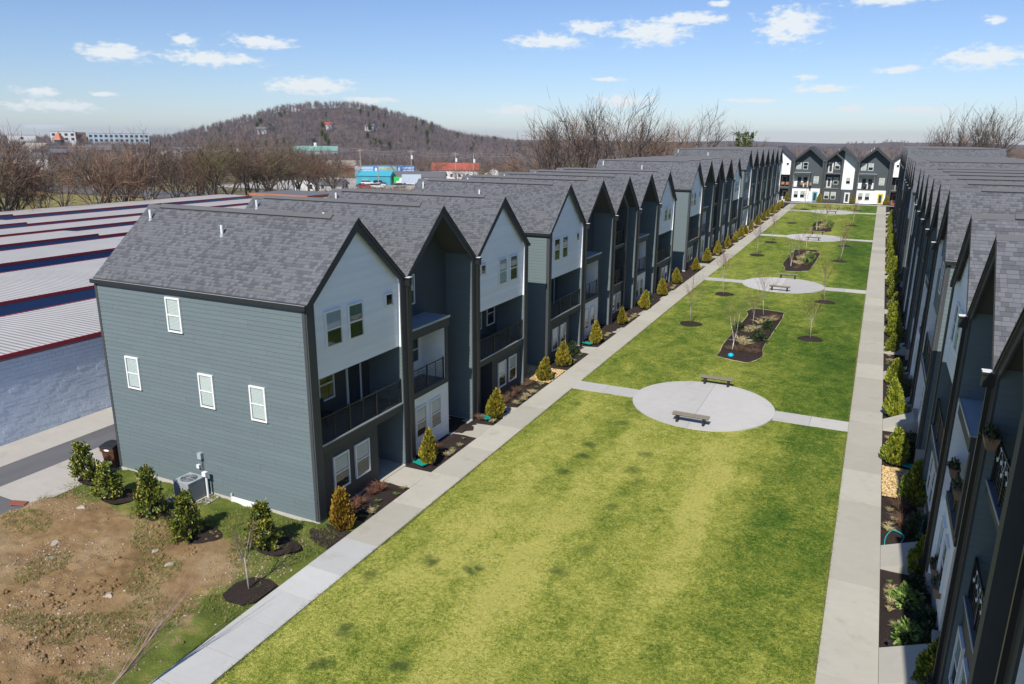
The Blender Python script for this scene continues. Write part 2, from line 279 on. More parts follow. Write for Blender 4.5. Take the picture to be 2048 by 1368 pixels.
# ------------------------------------------------------------------ mesh building
class MB:
    def __init__(s): s.v = []; s.f = []; s.mi = []
    def box(s, x0, x1, y0, y1, z0, z1, mi=0):
        b = len(s.v); s.v += [(x, y, z) for z in (z0, z1) for y in (y0, y1) for x in (x0, x1)]
        for q in ((0, 2, 3, 1), (4, 5, 7, 6), (0, 1, 5, 4), (2, 6, 7, 3), (0, 4, 6, 2), (1, 3, 7, 5)): s.f.append(tuple(b+i for i in q)); s.mi.append(mi)
        return s
    def poly(s, pts, mi=0):
        b = len(s.v); s.v += [tuple(p) for p in pts]; s.f.append(tuple(range(b, b+len(pts)))); s.mi.append(mi); return s
    def prismx(s, prof, x0, x1, mi=0):              # profile in (y, z), extruded along x
        b = len(s.v); n = len(prof)
        s.v += [(x0, y, z) for y, z in prof] + [(x1, y, z) for y, z in prof]
        s.f.append(tuple(b+n-1-i for i in range(n))); s.f.append(tuple(b+n+i for i in range(n))); s.mi += [mi, mi]
        for i in range(n): j = (i+1) % n; s.f.append((b+i, b+j, b+n+j, b+n+i)); s.mi.append(mi)
        return s
    def prismy(s, prof, y0, y1, mi=0):              # profile in (x, z)
        b = len(s.v); n = len(prof)
        s.v += [(x, y0, z) for x, z in prof] + [(x, y1, z) for x, z in prof]
        s.f.append(tuple(b+i for i in range(n))); s.f.append(tuple(b+2*n-1-i for i in range(n))); s.mi += [mi, mi]
        for i in range(n): j = (i+1) % n; s.f.append((b+j, b+i, b+n+i, b+n+j)); s.mi.append(mi)
        return s
    def tube(s, p0, p1, r0, r1=None, n=6, mi=0, cap=True):
        r1 = r0 if r1 is None else r1
        p0 = Vector(p0); p1 = Vector(p1); d = (p1-p0)
        if d.length < 1e-6: return s
        d.normalize(); a = d.orthogonal().normalized(); bb = d.cross(a); b = len(s.v)
        for p, r in ((p0, r0), (p1, r1)):
            for i in range(n): t = 2*math.pi*i/n; s.v.append(tuple(p + (a*math.cos(t)+bb*math.sin(t))*r))
        for i in range(n): j = (i+1) % n; s.f.append((b+i, b+j, b+n+j, b+n+i)); s.mi.append(mi)
        if cap: s.f.append(tuple(b+n-1-i for i in range(n))); s.f.append(tuple(b+n+i for i in range(n))); s.mi += [mi, mi]
        return s
    def disc(s, c, r, n=24, mi=0):
        return s.poly([(c[0]+r*math.cos(2*math.pi*i/n), c[1]+r*math.sin(2*math.pi*i/n), c[2]) for i in range(n)], mi)
    def mesh(s, name, *mats, smooth=False):
        m = bpy.data.meshes.new(name); m.from_pydata(s.v, [], s.f)
        for k in mats: m.materials.append(MATS[k])
        if len(mats) > 1: m.polygons.foreach_set('material_index', s.mi)
        if smooth: m.polygons.foreach_set('use_smooth', [True]*len(s.f))
        m.update(); return m
def npmesh(name, V, Fq, mat, smooth=False):            # V (n,3), Fq (m,k) arrays
    m = bpy.data.meshes.new(name); k = Fq.shape[1]
    m.vertices.add(len(V)); m.vertices.foreach_set('co', V.astype(np.float32).ravel())
    m.loops.add(Fq.size); m.loops.foreach_set('vertex_index', Fq.astype(np.int32).ravel())
    m.polygons.add(len(Fq)); m.polygons.foreach_set('loop_start', np.arange(0, Fq.size, k, dtype=np.int32)); m.polygons.foreach_set('loop_total', np.full(len(Fq), k, dtype=np.int32))
    if smooth: m.polygons.foreach_set('use_smooth', np.ones(len(Fq), dtype=bool))
    m.materials.append(MATS[mat]); m.update(calc_edges=True); return m
def ob(name, mesh=None, parent=None, loc=None, rot=None, scale=None, **props):
    o = bpy.data.objects.new(name, mesh); COL.objects.link(o)
    if parent is not None: o.parent = parent
    if loc is not None: o.location = loc
    if rot is not None: o.rotation_euler = rot
    if scale is not None: o.scale = (scale,)*3 if isinstance(scale, (int, float)) else scale
    for k, v in props.items():
        if v: o[k] = v
    return o
def copy_tree(o, parent=None):
    c = o.copy(); COL.objects.link(c)
    if parent is not None: c.parent = parent
    for ch in o.children: copy_tree(ch, c)
    return c
CACHE = {}
def cached(key, fn):
    if key not in CACHE: CACHE[key] = fn()
    return CACHE[key]
S = .0135
def gz(x, y):                                           # terrain height
    site = S*min(max(y, -40), 168)
    if y > 168: t = min((y-168)/140, 1); site *= 1-t*t*(3-2*t)
    def dip(a, b, v): t = min(max((a-v)/(a-b), 0), 1); return t*t*(3-2*t)
    t = dip(-38, -128, x); z = site*(1-t) + (-2.4)*t
    t2 = dip(-260, -520, x); z += 6*t2
    return z
ORD = ['first', 'second', 'third', 'fourth', 'fifth', 'sixth', 'seventh', 'eighth', 'ninth', 'tenth', 'eleventh', 'twelfth', 'thirteenth', 'fourteenth', 'fifteenth', 'sixteenth', 'seventeenth', 'eighteenth', 'nineteenth', 'twentieth', 'twenty-first', 'twenty-second', 'twenty-third']

# ------------------------------------------------------------------ townhouses (local axes: x out of the front, y along the front, z up)
W, EV, RG, DEP = 6.1, 8.4, 11.1, 11.0
def rz(u): return EV + (RG-EV)*(1-abs(u-W/2)/(W/2))
SL = math.hypot(W/2, RG-EV); PITCH = math.atan2(RG-EV, W/2)

def window_mesh(wd, h):
    m = MB(); t, d = .065, .07
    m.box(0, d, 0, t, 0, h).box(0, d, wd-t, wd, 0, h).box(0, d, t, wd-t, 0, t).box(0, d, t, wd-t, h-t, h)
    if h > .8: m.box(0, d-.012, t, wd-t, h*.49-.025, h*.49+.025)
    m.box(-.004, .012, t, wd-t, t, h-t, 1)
    return m.mesh('window', 'vinyl_white', 'room_dark')
def pane_mesh(wd, h, lo, hi): return MB().poly([(.046, .065, lo), (.046, wd-.065, lo), (.046, wd-.065, hi), (.046, .065, hi)]).mesh('pane', 'window_glass')
def blind_mesh(wd, lo, hi):
    m = MB(); z = hi; 
    while z-.052 > lo:
        m.poly([(.020, .075, z), (.020, wd-.075, z), (.036, wd-.075, z-.05), (.036, .075, z-.05)][::-1]); z -= .055
    return m.mesh('blind', 'blind')
def drape_mesh(wd, lo, hi):
    m = MB(); n = 9
    for i in range(n):
        y0 = .08+(wd-.16)*i/n; y1 = .08+(wd-.16)*(i+1)/n; x0, x1 = (.022, .036) if i % 2 else (.036, .022)
        k = lambda y: lo+(hi-lo)*(.30*abs((y/wd)-.5)*2)
        m.poly([(x0, y0, k(y0)), (x1, y1, k(y1)), (x1, y1, hi), (x0, y0, hi)])
    return m.mesh('curtain', 'curtain_green')
wr = random.Random(3)
def add_window(root, x, y, z, wd=.93, h=1.4, rot=0, simple=False, style=None):
    wd = round(wd, 2); h = round(h, 2)
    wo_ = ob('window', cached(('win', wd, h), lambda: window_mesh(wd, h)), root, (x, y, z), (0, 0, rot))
    if h > .8:
        mid = h*.49
        for lo, hi in ((.065, mid-.025), (mid+.025, h-.065)): ob('pane', cached(('pane', wd, h, lo), lambda: pane_mesh(wd, h, lo, hi)), wo_)
        st = style or wr.choice(['half', 'half', 'full', 'full', 'drape', 'none'])
        if st == 'half': ob('blind', cached(('bl', wd, h, 1), lambda: blind_mesh(wd, h*.5, h-.07)), wo_)
        elif st == 'full': ob('blind', cached(('bl', wd, h, 2), lambda: blind_mesh(wd, .08, h-.07)), wo_)
        elif st == 'drape': ob('curtain', cached(('dr', wd, h), lambda: drape_mesh(wd, h*.52, h-.07)), wo_)
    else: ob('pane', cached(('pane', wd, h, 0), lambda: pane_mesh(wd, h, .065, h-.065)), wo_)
    return wo_
def door_mesh(wd, h, mat):
    m = MB(); m.box(0, .06, 0, .09, 0, h, 1).box(0, .06, wd-.09, wd, 0, h, 1).box(0, .06, .09, wd-.09, h-.09, h, 1)
    m.box(0, .035, .09, wd-.09, .01, h-.09, 0); m.box(.035, .045, .24, wd-.24, .25, h-.3, 2); return m.mesh('door', mat, mat if mat != 'door_dark' else 'vinyl_white', 'pane_dark')
def add_door(root, x, y, z, wd=.98, h=2.1, mat='door_dark', rot=0):
    d = ob('door', cached(('door', wd, h, mat), lambda: door_mesh(wd, h, mat)), root, (x, y, z), (0, 0, rot))
    ob('handle', cached('handle', lambda: MB().tube((.04, 0, 0), (.10, 0, 0), .02, n=6).tube((.09, -.01, 0), (.09, .12, 0), .014, n=6).mesh('handle', 'metal_black')), d, (0, .17, 1.0)); return d
def railing_mesh(a, b, x=0.):
    m = MB(); n = 8
    m.box(x-.025, x+.025, a, b, .98, 1.02)
    for i in range(n): z = .10+.86*i/n; m.box(x-.009, x+.009, a, b, z-.009, z+.009)
    return m.mesh('railing', 'metal_black')
def add_railing(root, x, a, b, z):
    r = ob('railing', cached(('rail', round(a, 2), round(b, 2)), lambda: railing_mesh(a, b)), root, (x, 0, z))
    k = max(2, round((b-a)/1.75)+1); big = cached('rpost', lambda: MB().box(-.03, .03, -.03, .03, 0, 1.06).mesh('post', 'metal_black')); thin = cached('rbal', lambda: MB().box(-.012, .012, -.012, .012, .05, 1).mesh('baluster', 'metal_black'))
    for i in range(k): ob('post', big, r, (0, a+.03+(b-a-.06)*i/(k-1), 0))
    for i in range(k-1): ob('baluster', thin, r, (0, a+(b-a)*(i+.5)/(k-1), 0))

# --- roof: deck, overlapping shingle tabs, ridge vent
def tab_layout(seed):
    q = random.Random(seed); rows = []; n = int(SL/.142)
    for i in range(n):
        x = -DEP-.08 - q.random()*.3; tabs = []
        while x < .06:
            wd = q.choice((.12, .16, .20, .26, .15)); a, b = max(x, -DEP-.08), min(x+wd, .06)
            if b-a > .04: tabs.append((a, b-.006, q.random()*.009))
            x += wd
        rows.append(tabs)
    return rows
LAY = {1: tab_layout(11), -1: tab_layout(12)}
def tab_verts(a, b, s0, lift):                          # slope coordinates: (x along ridge, s up the slope, height)
    e = .142; return [(a, s0, .013+lift), (b, s0, .013+lift), (b, s0+e+.03, .004), (a, s0+e+.03, .004), (a, s0, 0), (b, s0, 0), (a, s0+e, 0), (b, s0+e, 0)]
TAB_F = [(0, 1, 2, 3), (4, 5, 1, 0), (4, 0, 3, 6), (1, 5, 7, 2)]
def slope_frame(side):                                  # side +1: slope rising from y=0; -1: from y=W
    c, s_ = math.cos(PITCH), math.sin(PITCH)
    if side == 1: return Matrix(((1, 0, 0, 0), (0, c, -s_, 0), (0, s_, c, EV), (0, 0, 0, 1)))
    return Matrix(((-1, 0, 0, 0), (0, -c, s_, W), (0, s_, c, EV), (0, 0, 0, 1)))
def shingle_mesh(skip):                                 # skip: {side: set of (row, index)}
    V = []; F = []
    for side in (1, -1):
        M = slope_frame(side); sk = skip.get(side, ())
        for r, tabs in enumerate(LAY[side]):
            for k, (a, b, lift) in enumerate(tabs):
                if (r, k) in sk: continue
                b0 = len(V)
                for p in tab_verts(a, b, r*.142, lift):
                    q = (-p[0], p[1], p[2]) if side == -1 else p
                    V.append(tuple(M @ Vector(q)))
                for f in TAB_F: F.append(tuple(b0+i for i in (f if side == 1 else f[::-1])))
    return npmesh('shingles', np.array(V), np.array(F), 'shingle')
def roof_mesh():
    m = MB(); t = .15
    for side in (1, -1):
        y0, y1 = (0, W/2) if side == 1 else (W, W/2)
        pr = [(y0, EV-.004), (y1, RG-.004), (y1, RG-t), (y0, EV-t)]
        if side == -1: pr = pr[::-1]
        m.prismx(pr[::-1], -DEP-.08, .05, 0)
    # dark rake edge under the shingles at the front
    for side in (1, -1):
        y0, y1 = (0, W/2) if side == 1 else (W, W/2); pr = [(y0, EV-.006), (y1, RG-.006), (y1, RG-.07), (y0, EV-.07)]
        m.prismx(pr if side == -1 else pr[::-1], .05, .075, 1)
    return m.mesh('roof', 'soffit', 'metal_black')
def make_roof(root, single=None, pipes=True, vent=True):
    r = ob('roof', cached('roof', roof_mesh), root)
    if single:                                          # shingles nearest the camera as pieces of their own: (side, list of (row, index))
        side, picks = single; sk = set(picks)
        ob('shingles', shingle_mesh({side: sk}), r, kind='stuff')
        M = slope_frame(side)
        for (row, k) in picks:
            a, b, lift = LAY[side][row][k]; wd = round(b-a, 3)
            def mk():
                vs = tab_verts(0, wd, 0, .004); 
                if side == -1: vs = [(-x, y, z) for x, y, z in vs]
                mm = MB(); mm.v = vs; mm.f = [f if side == 1 else f[::-1] for f in TAB_F]; mm.mi = [0]*4; return mm.mesh('shingle', 'shingle')
            o = ob('shingle', cached(('tab', side, wd), mk), r)
            o.matrix_local = M @ Matrix.Translation(((a if side == 1 else -a), row*.142, .001))
    else: ob('shingles', cached('shingles', lambda: shingle_mesh({})), r, kind='stuff')
    ob('ridge_cap', cached('cap', lambda: MB().prismx([(W/2-.15, RG-.11), (W/2+.15, RG-.11), (W/2+.15, RG-.10), (W/2, RG+.035), (W/2-.15, RG-.10)], -DEP-.09, .07).mesh('ridge_cap', 'roof_deck')), r)
    if vent: ob('ridge_vent', cached('rvent', lambda: MB().prismx([(W/2-.15, RG-.11), (W/2+.15, RG-.11), (W/2+.15, RG-.055), (W/2, RG+.070), (W/2-.15, RG-.055)], -DEP+.7, -1.1, 0).prismx([(W/2-.165, RG-.062), (W/2-.165, RG-.050), (W/2, RG+.085), (W/2+.165, RG-.050), (W/2+.165, RG-.062), (W/2, RG+.072)], -DEP+.7, -1.1, 1).mesh('ridge_vent', 'ridge_vent', 'roof_deck')), r)
    if pipes:
        pm = cached('vpipe', lambda: MB().tube((0, 0, -.1), (0, 0, .42), .055, n=10).tube((0, 0, -.08), (0, 0, .09), .11, .06, n=10, mi=1).mesh('vent_pipe', 'pipe_white', 'metal_gray'))
        for px, py in ((-10.35, 2.45), (-5.85, 2.05)): ob('vent_pipe', pm, r, (px, py, rz(py)-.02))
    return r

# --- the front frame: two posts and the steep rake boards
def frame_mesh(x0=-.05, x1=0., wd=.40):
    m = MB(); i = wd; zi = rz(i)-.41; za = RG-.47; t = .16
    out = [(0, .10), (0, EV-t), (W/2, RG-t), (W, EV-t), (W, .10)]; inn = [(i, .10), (i, zi), (W/2, za), (W-i, zi), (W-i, .10)]
    for k in range(4):
        q = [out[k], out[k+1], inn[k+1], inn[k]]; m.prismx(q[::-1], x0, x1)
    return m.mesh('front_frame', 'trim_dark')
def fin_mesh(k, depth, wd=.40, mat='siding_gray', xf=-.05):
    a, b, o_, in_ = ((.005, wd-.002, EV-.17, rz(wd)-.17), (W-wd+.002, W-.005, rz(wd)-.17, EV-.17))[k]
    return MB().prismx([(a, .1), (b, .1), (b, in_), (a, o_)], -depth, xf).mesh('side_wall', mat)
def body_mesh(d1, mat):
    return MB().prismx([(.005, .1), (W-.005, .1), (W-.005, EV-.17), (W/2, RG-.17), (.005, EV-.17)], -DEP, d1).mesh('wall', mat)
def pent(y0, y1, z0, x0, x1, mat, name, drop=.165):
    pr = [(y0, z0), (y1, z0), (y1, rz(y1)-drop)] + ([(W/2, RG-drop)] if y0 < W/2 < y1 else []) + [(y0, rz(y0)-drop)]
    return MB().prismx(pr, x0, x1).mesh(name, mat)
def add_downspout(root, y):
    o = ob('downspout', cached('dspout', lambda: MB().box(.02, .12, -.045, .045, .28, 8.05).box(.02, .22, -.05, .05, .16, .28).box(.0, .24, -.09, .09, 8.05, 8.34).box(-.02, .26, -.12, .12, 8.34, 8.40).mesh('downspout', 'metal_black')), root, (0, y, 0))
    ob('gutter_lip', cached('glip', lambda: MB().box(-.015, .265, -.125, .125, 8.401, 8.418).mesh('gutter_lip', 'pipe_white')), o)

# lap boards as single pieces on a wall in the local x plane (outward +x) or y plane
def lap_profile(m, p0, p1, q0, q1, out, h, th=.020, tb=.005):
    """one board: bottom edge p0-p1, top edge q0-q1 (points on the wall), out = outward unit vector"""
    P0, P1, Q0, Q1 = map(Vector, (p0, p1, q0, q1)); o = Vector(out); b = len(m.v)
    m.v += [tuple(v) for v in (P0, P1, P0+o*th, P1+o*th, Q0+o*tb, Q1+o*tb, Q0, Q1)]
    for f in ((0, 1, 3, 2), (2, 3, 5, 4), (4, 5, 7, 6), (0, 2, 4, 6), (1, 7, 5, 3)): m.f.append(tuple(b+i for i in f)); m.mi.append(0)
def end_boards(root, mat, x0, x1, z0, z1, single=True, side=-1):
    """end wall of the house facing -y (side -1) or +y: boards between x0 and x1"""
    hgt = .178; n = int((z1-z0)/hgt); yy = -.004 if side == -1 else W+.004
    def mk():
        m = MB(); lap_profile(m, (x0, 0, 0), (x1, 0, 0), (x0, 0, hgt+.004), (x1, 0, hgt+.004), (0, side, 0), hgt); return m.mesh('siding_board', mat)
    bm_ = cached(('eb', mat, x0, x1, side), mk)
    if single:
        q = random.Random(4)
        for i in range(n):
            off = (.9, 1.7, 2.5, 3.3)[(i*3+q.randrange(2)) % 4]; cuts = [x0]+[x for x in (x0+off+3.66*k for k in range(4)) if x < x1-.2]+[x1]
            for a, b in zip(cuts[:-1], cuts[1:]):
                ln = round(b-a, 3)
                def mk2():
                    m = MB(); lap_profile(m, (.002, 0, 0), (ln-.002, 0, 0), (.002, 0, hgt+.004), (ln-.002, 0, hgt+.004), (0, side, 0), hgt); return m.mesh('siding_board', mat)
                ob('siding_board', cached(('eb2', mat, ln, side), mk2), root, (a, yy, z0+i*hgt), (0, rnd.uniform(-.0006, .0006), 0))
    else:
        m = MB()
        for i in range(n): lap_profile(m, (x0, yy, z0+i*hgt), (x1, yy, z0+i*hgt), (x0, yy, z0+(i+1)*hgt), (x1, yy, z0+(i+1)*hgt), (0, side, 0), hgt)
        ob('siding', m.mesh('siding', mat), root, kind='stuff')
def front_boards(root, mat, y0, y1, z0, xw):
    """boards of the gable front, clipped by the rakes"""
    hgt = .178; z = z0
    while z < RG-.6:
        zt = min(z+hgt, RG-.52)
        def span(zz):
            zz2 = zz+.20
            if zz2 <= rz(y0): return y0, y1
            d = (zz2-EV)/(RG-EV)*W/2; return max(y0, d), min(y1, W-d)
        a0, b0 = span(z); a1, b1 = span(zt)
        if b1-a1 < .1: break
        if abs(a0-y0) < 1e-6 and abs(a1-y0) < 1e-6:
            def mk():
                m = MB(); lap_profile(m, (0, y1, 0), (0, y0, 0), (0, y1, hgt+.004), (0, y0, hgt+.004), (1, 0, 0), hgt); return m.mesh('siding_board', mat)
            ob('siding_board', cached(('fb', mat, y0, y1), mk), root, (xw, 0, z))
        else:
            m = MB(); lap_profile(m, (0, b0, 0), (0, a0, 0), (0, b1, zt-z+.004), (0, a1, zt-z+.004), (1, 0, 0), hgt); ob('siding_board', m.mesh('siding_board', mat), root, (xw, 0, z))
        z += hgt

CNT = {}
def house(kind, loc, rot, label, group, near=0, ends='', dz_found=.9, mirror=False, far=False, single=None, door='door_dark', boards=False, grayset=False):
    t = ob('townhouse', None, None, loc, (0, 0, rot), None, label=label, category='townhouse', group=group)
    U = (lambda a, b: (W-b, W-a)) if mirror else (lambda a, b: (a, b))
    make_roof(t, single)
    ob('front_frame', cached('frame', frame_mesh), t)
    dep = {'A': 1.8, 'B': 1.5, 'C': 1.5}[kind]
    side_mat = 'siding_white' if grayset else 'siding_gray'
    ob('wall', cached(('body', kind), lambda: body_mesh(-dep, 'siding_gray' if kind == 'A' else 'siding_slate')), t)
    for k in (0, 1): ob('side_wall', cached(('fin', kind, grayset, k), lambda: fin_mesh(k, dep+.001, mat=side_mat)), t)
    ob('foundation', cached(('fnd', kind, mirror), lambda: (lambda g: MB().box(-DEP+.01, -dep-.01, .012, W-.012, -dz_found, .1).box(-dep-.01, -.03, .012, .41, -dz_found, .1).box(-dep-.01, -.03, W-.41, W-.012, -dz_found, .1).box(-dep-.01, -.24, g[0]+.01, g[1], -dz_found, .1).mesh('foundation', 'foundation'))(U(.41, 3.98) if kind == 'A' else ((.41, 3.5)))), t)
    ob('porch_floor', cached(('porch', kind, mirror), lambda: (lambda g: MB().box(-dep, -.03, g[0], g[1], -.6, .06).mesh('porch_floor', 'concrete_beige'))(U(4.0, 5.68) if kind == 'A' else (3.52, 5.68))), t)
    if kind == 'A':
        top, low = ('siding_gray', 'siding_white') if grayset else ('siding_white', 'siding_charcoal')
        ob('gable_wall', cached(('gab', top), lambda: pent(.40, 5.70, 5.48, -1.8, -.20, top, 'gable_wall')), t)
        if boards: front_boards(t, 'board_white', .405, 5.695, 5.49, -.20)
        if not grayset: [ob('return_panel', cached('ret', lambda: MB().box(-.20, -.052, 0, .012, 5.48, 8.5).mesh('return_panel', 'siding_white')), t, (0, yy, 0)) for yy in (.40, 5.688)]
        ob('ground_wall', cached(('gwall', low, mirror), lambda: (lambda g: MB().box(-1.8, -.20, g[0], g[1], .1, 2.62).mesh('ground_wall', low))(U(.405, 4.0))), t)
        ob('balcony_deck', cached('deckA', lambda: MB().box(-1.8, -.06, .405, 5.695, 2.62, 2.98, 0).box(-1.8, -.05, .405, 5.695, 2.98, 3.0, 1).box(-.06, -.035, .405, 5.695, 2.94, 3.004, 2).mesh('balcony_deck', 'trim_dark', 'deck_floor', 'metal_gray')), t)
        ob('porch_lining', cached(('linA', mirror), lambda: (lambda g: MB().box(-1.8, -1.785, .405, 5.695, 3.0, 5.47).box(-1.8, -1.785, g[0], g[1], .06, 2.61).box(-1.785, -.21, .405, 5.695, 5.45, 5.478).mesh('porch_lining', 'siding_charcoal'))(U(4.0, 5.69))), t)
        o_ = .02 if boards else 0
        for a, wd in ((1.10, .95), (2.42, .93)): add_window(t, -.20+o_, U(a, a+wd)[0], 6.53, wd, 1.38)
        add_window(t, -.20+o_, U(4.80, 5.36)[0], 7.35, .56, .55)
        for a, wd in ((1.12, .93), (2.43, .93)): add_window(t, -.20, U(a, a+wd)[0], .78, wd, 1.44, style='half')
        for a in (.75, 2.35): add_window(t, -1.784, U(a, a+.95)[0], 3.75, .95, 1.4, style='none')
        add_door(t, -1.784, U(4.1, 5.08)[0], 3.0, .98, 2.1); add_door(t, -1.784, U(4.4, 5.38)[0], .06, .98, 2.1, door)
        add_railing(t, -.13, .41, 5.69, 3.0)
        bulb = cached('bulb', lambda: MB().tube((0, 0, 0), (0, 0, .05), .05, .05, 8).mesh('recessed_light', 'vinyl_white'))
        for yy in (1.4, 3.0, 4.6): ob('recessed_light', bulb, t, (-.9, yy, 5.42))
    if kind == 'B':
        ob('ground_wall', cached('gwB', lambda: MB().box(-1.5, -.20, .405, 3.56, .1, 2.75).mesh('ground_wall', 'siding_white')), t)
        ob('balcony_deck', cached('deckB', lambda: MB().box(-1.5, -.17, .405, 3.58, 2.75, 2.98, 0).box(-1.5, -.16, .405, 3.58, 2.98, 3.0, 1).mesh('balcony_deck', 'trim_dark', 'deck_floor')), t)
        ob('canopy', cached('canB', lambda: MB().box(-1.5, -.10, .405, 3.62, 5.52, 5.96, 0).box(-1.5, -.07, .405, 3.66, 5.96, 6.0, 1).box(-.07, -.056, .405, 3.66, 5.93, 6.02, 2).mesh('canopy', 'trim_dark', 'canopy_roof', 'metal_gray')), t)
        ob('balcony_wall', cached('bwB', lambda: MB().box(-1.5, -.15, 3.34, 3.56, 3.0, 5.52, 0).box(-1.5, -1.485, .405, 3.34, 3.0, 5.52, 1).box(-1.485, -.20, 3.325, 3.34, 3.0, 5.52, 1).box(-1.485, -.20, .405, .42, 3.0, 5.52, 1).box(-.20, -.052, .402, .412, .1, 5.98, 1).mesh('balcony_wall', 'trim_dark', 'siding_white')), t)
        ob('corner_trim', cached('ctB', lambda: MB().box(-.28, -.185, 3.47, 3.585, .1, 2.75).mesh('corner_trim', 'vinyl_white')), t)
        for a in (.70, 1.95): add_window(t, -.20, a, .85, .90, 1.45, style='half')
        for a in (.63, 1.90): add_window(t, -1.5, a, 6.58, .93, 1.4)
        add_window(t, -1.5, 4.2, 3.8, .95, 1.4)
        add_door(t, -1.484, 1.0, 3.0, .9, 2.1); add_window(t, -1.484, 2.15, 3.75, .9, 1.3, style='none')
        add_railing(t, -.26, .42, 3.33, 3.0)
        if far: ob('porch_lining', cached('linB', lambda: MB().box(-1.5, -1.47, 3.56, 5.69, .1, 2.75).mesh('porch_lining', 'siding_white')), t)
        add_door(t, -1.47 if far else -1.5, 4.25, .06, 1.0, 2.1, door)
    if kind == 'C':
        ob('ground_wall', cached('gwC', lambda: MB().box(-1.5, -.20, .405, 3.1, .1, 2.72).mesh('ground_wall', 'siding_charcoal')), t)
        ob('balcony_deck', cached('deckC', lambda: MB().box(-1.5, -.16, .405, 3.1, 2.72, 2.98, 0).box(-1.5, -.15, .405, 3.1, 2.98, 3.0, 1).box(-.155, -.13, .405, 3.1, 2.955, 3.004, 2).mesh('balcony_deck', 'trim_dark', 'deck_floor', 'metal_gray')), t)
        ob('balcony_deck', CACHE['deckC'], t, (0, 0, 3.0))
        ob('balcony_wall', cached('bwC', lambda: MB().prismx([(3.1, .1), (3.5, .1), (3.5, 8.72), (3.1, 9.05)], -1.5, -.05).mesh('balcony_wall', 'trim_dark')), t)
        k = (RG-EV)/(W/2)
        ob('inner_rake', cached('rkC', lambda: MB().prismx([(3.52, 8.72), (3.52, 8.30), (3.2, 8.58), (2.0, 8.58+1.2*k), (1.62, rz(1.62)-.2), (2.0, rz(2.0)-.17)], -1.5, -.04).mesh('inner_rake', 'trim_dark')), t)
        if far: ob('porch_lining', cached('linC', lambda: MB().prismx([(3.5, 2.75), (5.69, 2.75), (5.69, 8.5), (3.5, 10.2)], -1.5, -1.47).mesh('porch_lining', 'siding_white')), t)
        for a in (.50, 1.75): add_window(t, -.20, a, .80, .92, 1.44, style='half')
        for z in (3.0, 6.0): add_door(t, -1.5, .62, z, .95, 2.1, 'door_white' if far else 'door_dark'); add_window(t, -1.5, 1.85, z+.72, .95, 1.4, style='half'); add_railing(t, -.24, .42, 3.09, z)
        add_window(t, -1.47 if far else -1.5, 4.2, 3.85, .85, 1.35); add_door(t, -1.5, 4.25, .06, 1.0, 2.1, door)
    # ends of a block: lapped side wall, eave gutter, corner boards
    for e in ends:
        sgn = -1 if e == 'n' else 1; yy = 0 if e == 'n' else W
        end_boards(t, 'board_gray', -DEP, -.05, .10, EV-.16, near > 0, sgn)
        gy = sorted((yy, yy+sgn*.15))
        ob('eave_gutter', cached(('gut', e), lambda: MB().box(-DEP-.12, .06, gy[0], gy[1], EV-.19, EV-.02).mesh('eave_gutter', 'metal_black')), t)
        ob('gutter_lip', cached(('gutl', e), lambda: MB().box(-DEP-.12, .06, *sorted((yy+sgn*.12, yy+sgn*.155)), EV-.02, EV-.008).mesh('gutter_lip', 'metal_gray')), t)
        for cx in (-DEP-.02, -.185): ob('corner_trim', cached(('corner', e), lambda: MB().box(0, .13, *sorted((yy-sgn*.02, yy+sgn*.035)), .1, EV-.16).mesh('corner_trim', 'trim_dark')), t, (cx, 0, 0))
        ob('foundation_edge', cached(('fe', e), lambda: MB().box(-DEP+.02, -.06, *sorted((yy-sgn*.03, yy+sgn*.012)), -dz_found, .10).mesh('foundation_edge', 'foundation')), t)
    return t
def side_windows(t):
    for d, z in ((-6.13, 6.65), (-8.92, 3.91), (-4.79, 3.78), (-2.16, 3.69)): add_window(t, d-.78, -.022, z, .78, 1.38, -math.pi/2, style='full')

XL, XR = -17.25, 2.83
LEFT = [(19.28, .31, 'ABa'), (40.6, .51, 'ABCBa'), (77.1, 1.08, 'ABCBa'), (110.7, 2.02, 'DBCBCBd')]
RIGHT = [(.55, .95, 'aBCBA'), (34.75, 1.25, 'dBCBBA'), (78.2, 1.50, 'aBCBA'), (111.8, 2.45, 'aBCBCBD')]
DESC = {'A': 'white gabled townhouse with wide balcony', 'D': 'grey gabled townhouse with white lower walls', 'B': 'dark townhouse with deep gable and white balcony box', 'C': 'dark townhouse with two stacked balconies'}
UNITS = []
doors = ['door_dark', 'door_teal', 'door_dark', 'door_white', 'door_red', 'door_dark', 'door_yellow']
nl = 0
def front_tabs(side, xmin, limit=300):
    L_ = [(-(b), r, k) for r, tabs in enumerate(LAY[side]) for k, (a, b, _) in enumerate(tabs) if a > xmin]
    L_.sort(); return [(r, k) for _, r, k in L_[:limit]]
for bi, (y0, bz, kinds) in enumerate(LEFT):
    for i, ch in enumerate(kinds):
        kind = {'a': 'A', 'd': 'A', 'D': 'A'}.get(ch, ch); mir = ch in 'ad'; gs = ch in 'dD'
        lab = f"{DESC[ch.upper()]}, {ORD[nl]} house along the left row"
        if nl == 0: lab = 'nearest townhouse of the left row, blank grey end wall with four small windows'
        ends = ('n' if i == 0 else '') + ('f' if i == len(kinds)-1 else '')
        sg = (1, front_tabs(1, -12)) if nl == 0 else None
        t = house(kind, (XL, y0+i*W, bz), 0, lab, 'left row of townhouses', 1 if nl == 0 else 0, ends, mirror=mir, single=sg, door=doors[nl % 7], boards=(nl in (0, 2)), grayset=gs)
        if nl == 0: side_windows(t)
        if i < len(kinds)-1: add_downspout(t, W)
        UNITS.append(('L', nl, kind, mir, y0+i*W, bz)); nl += 1
nr = 0
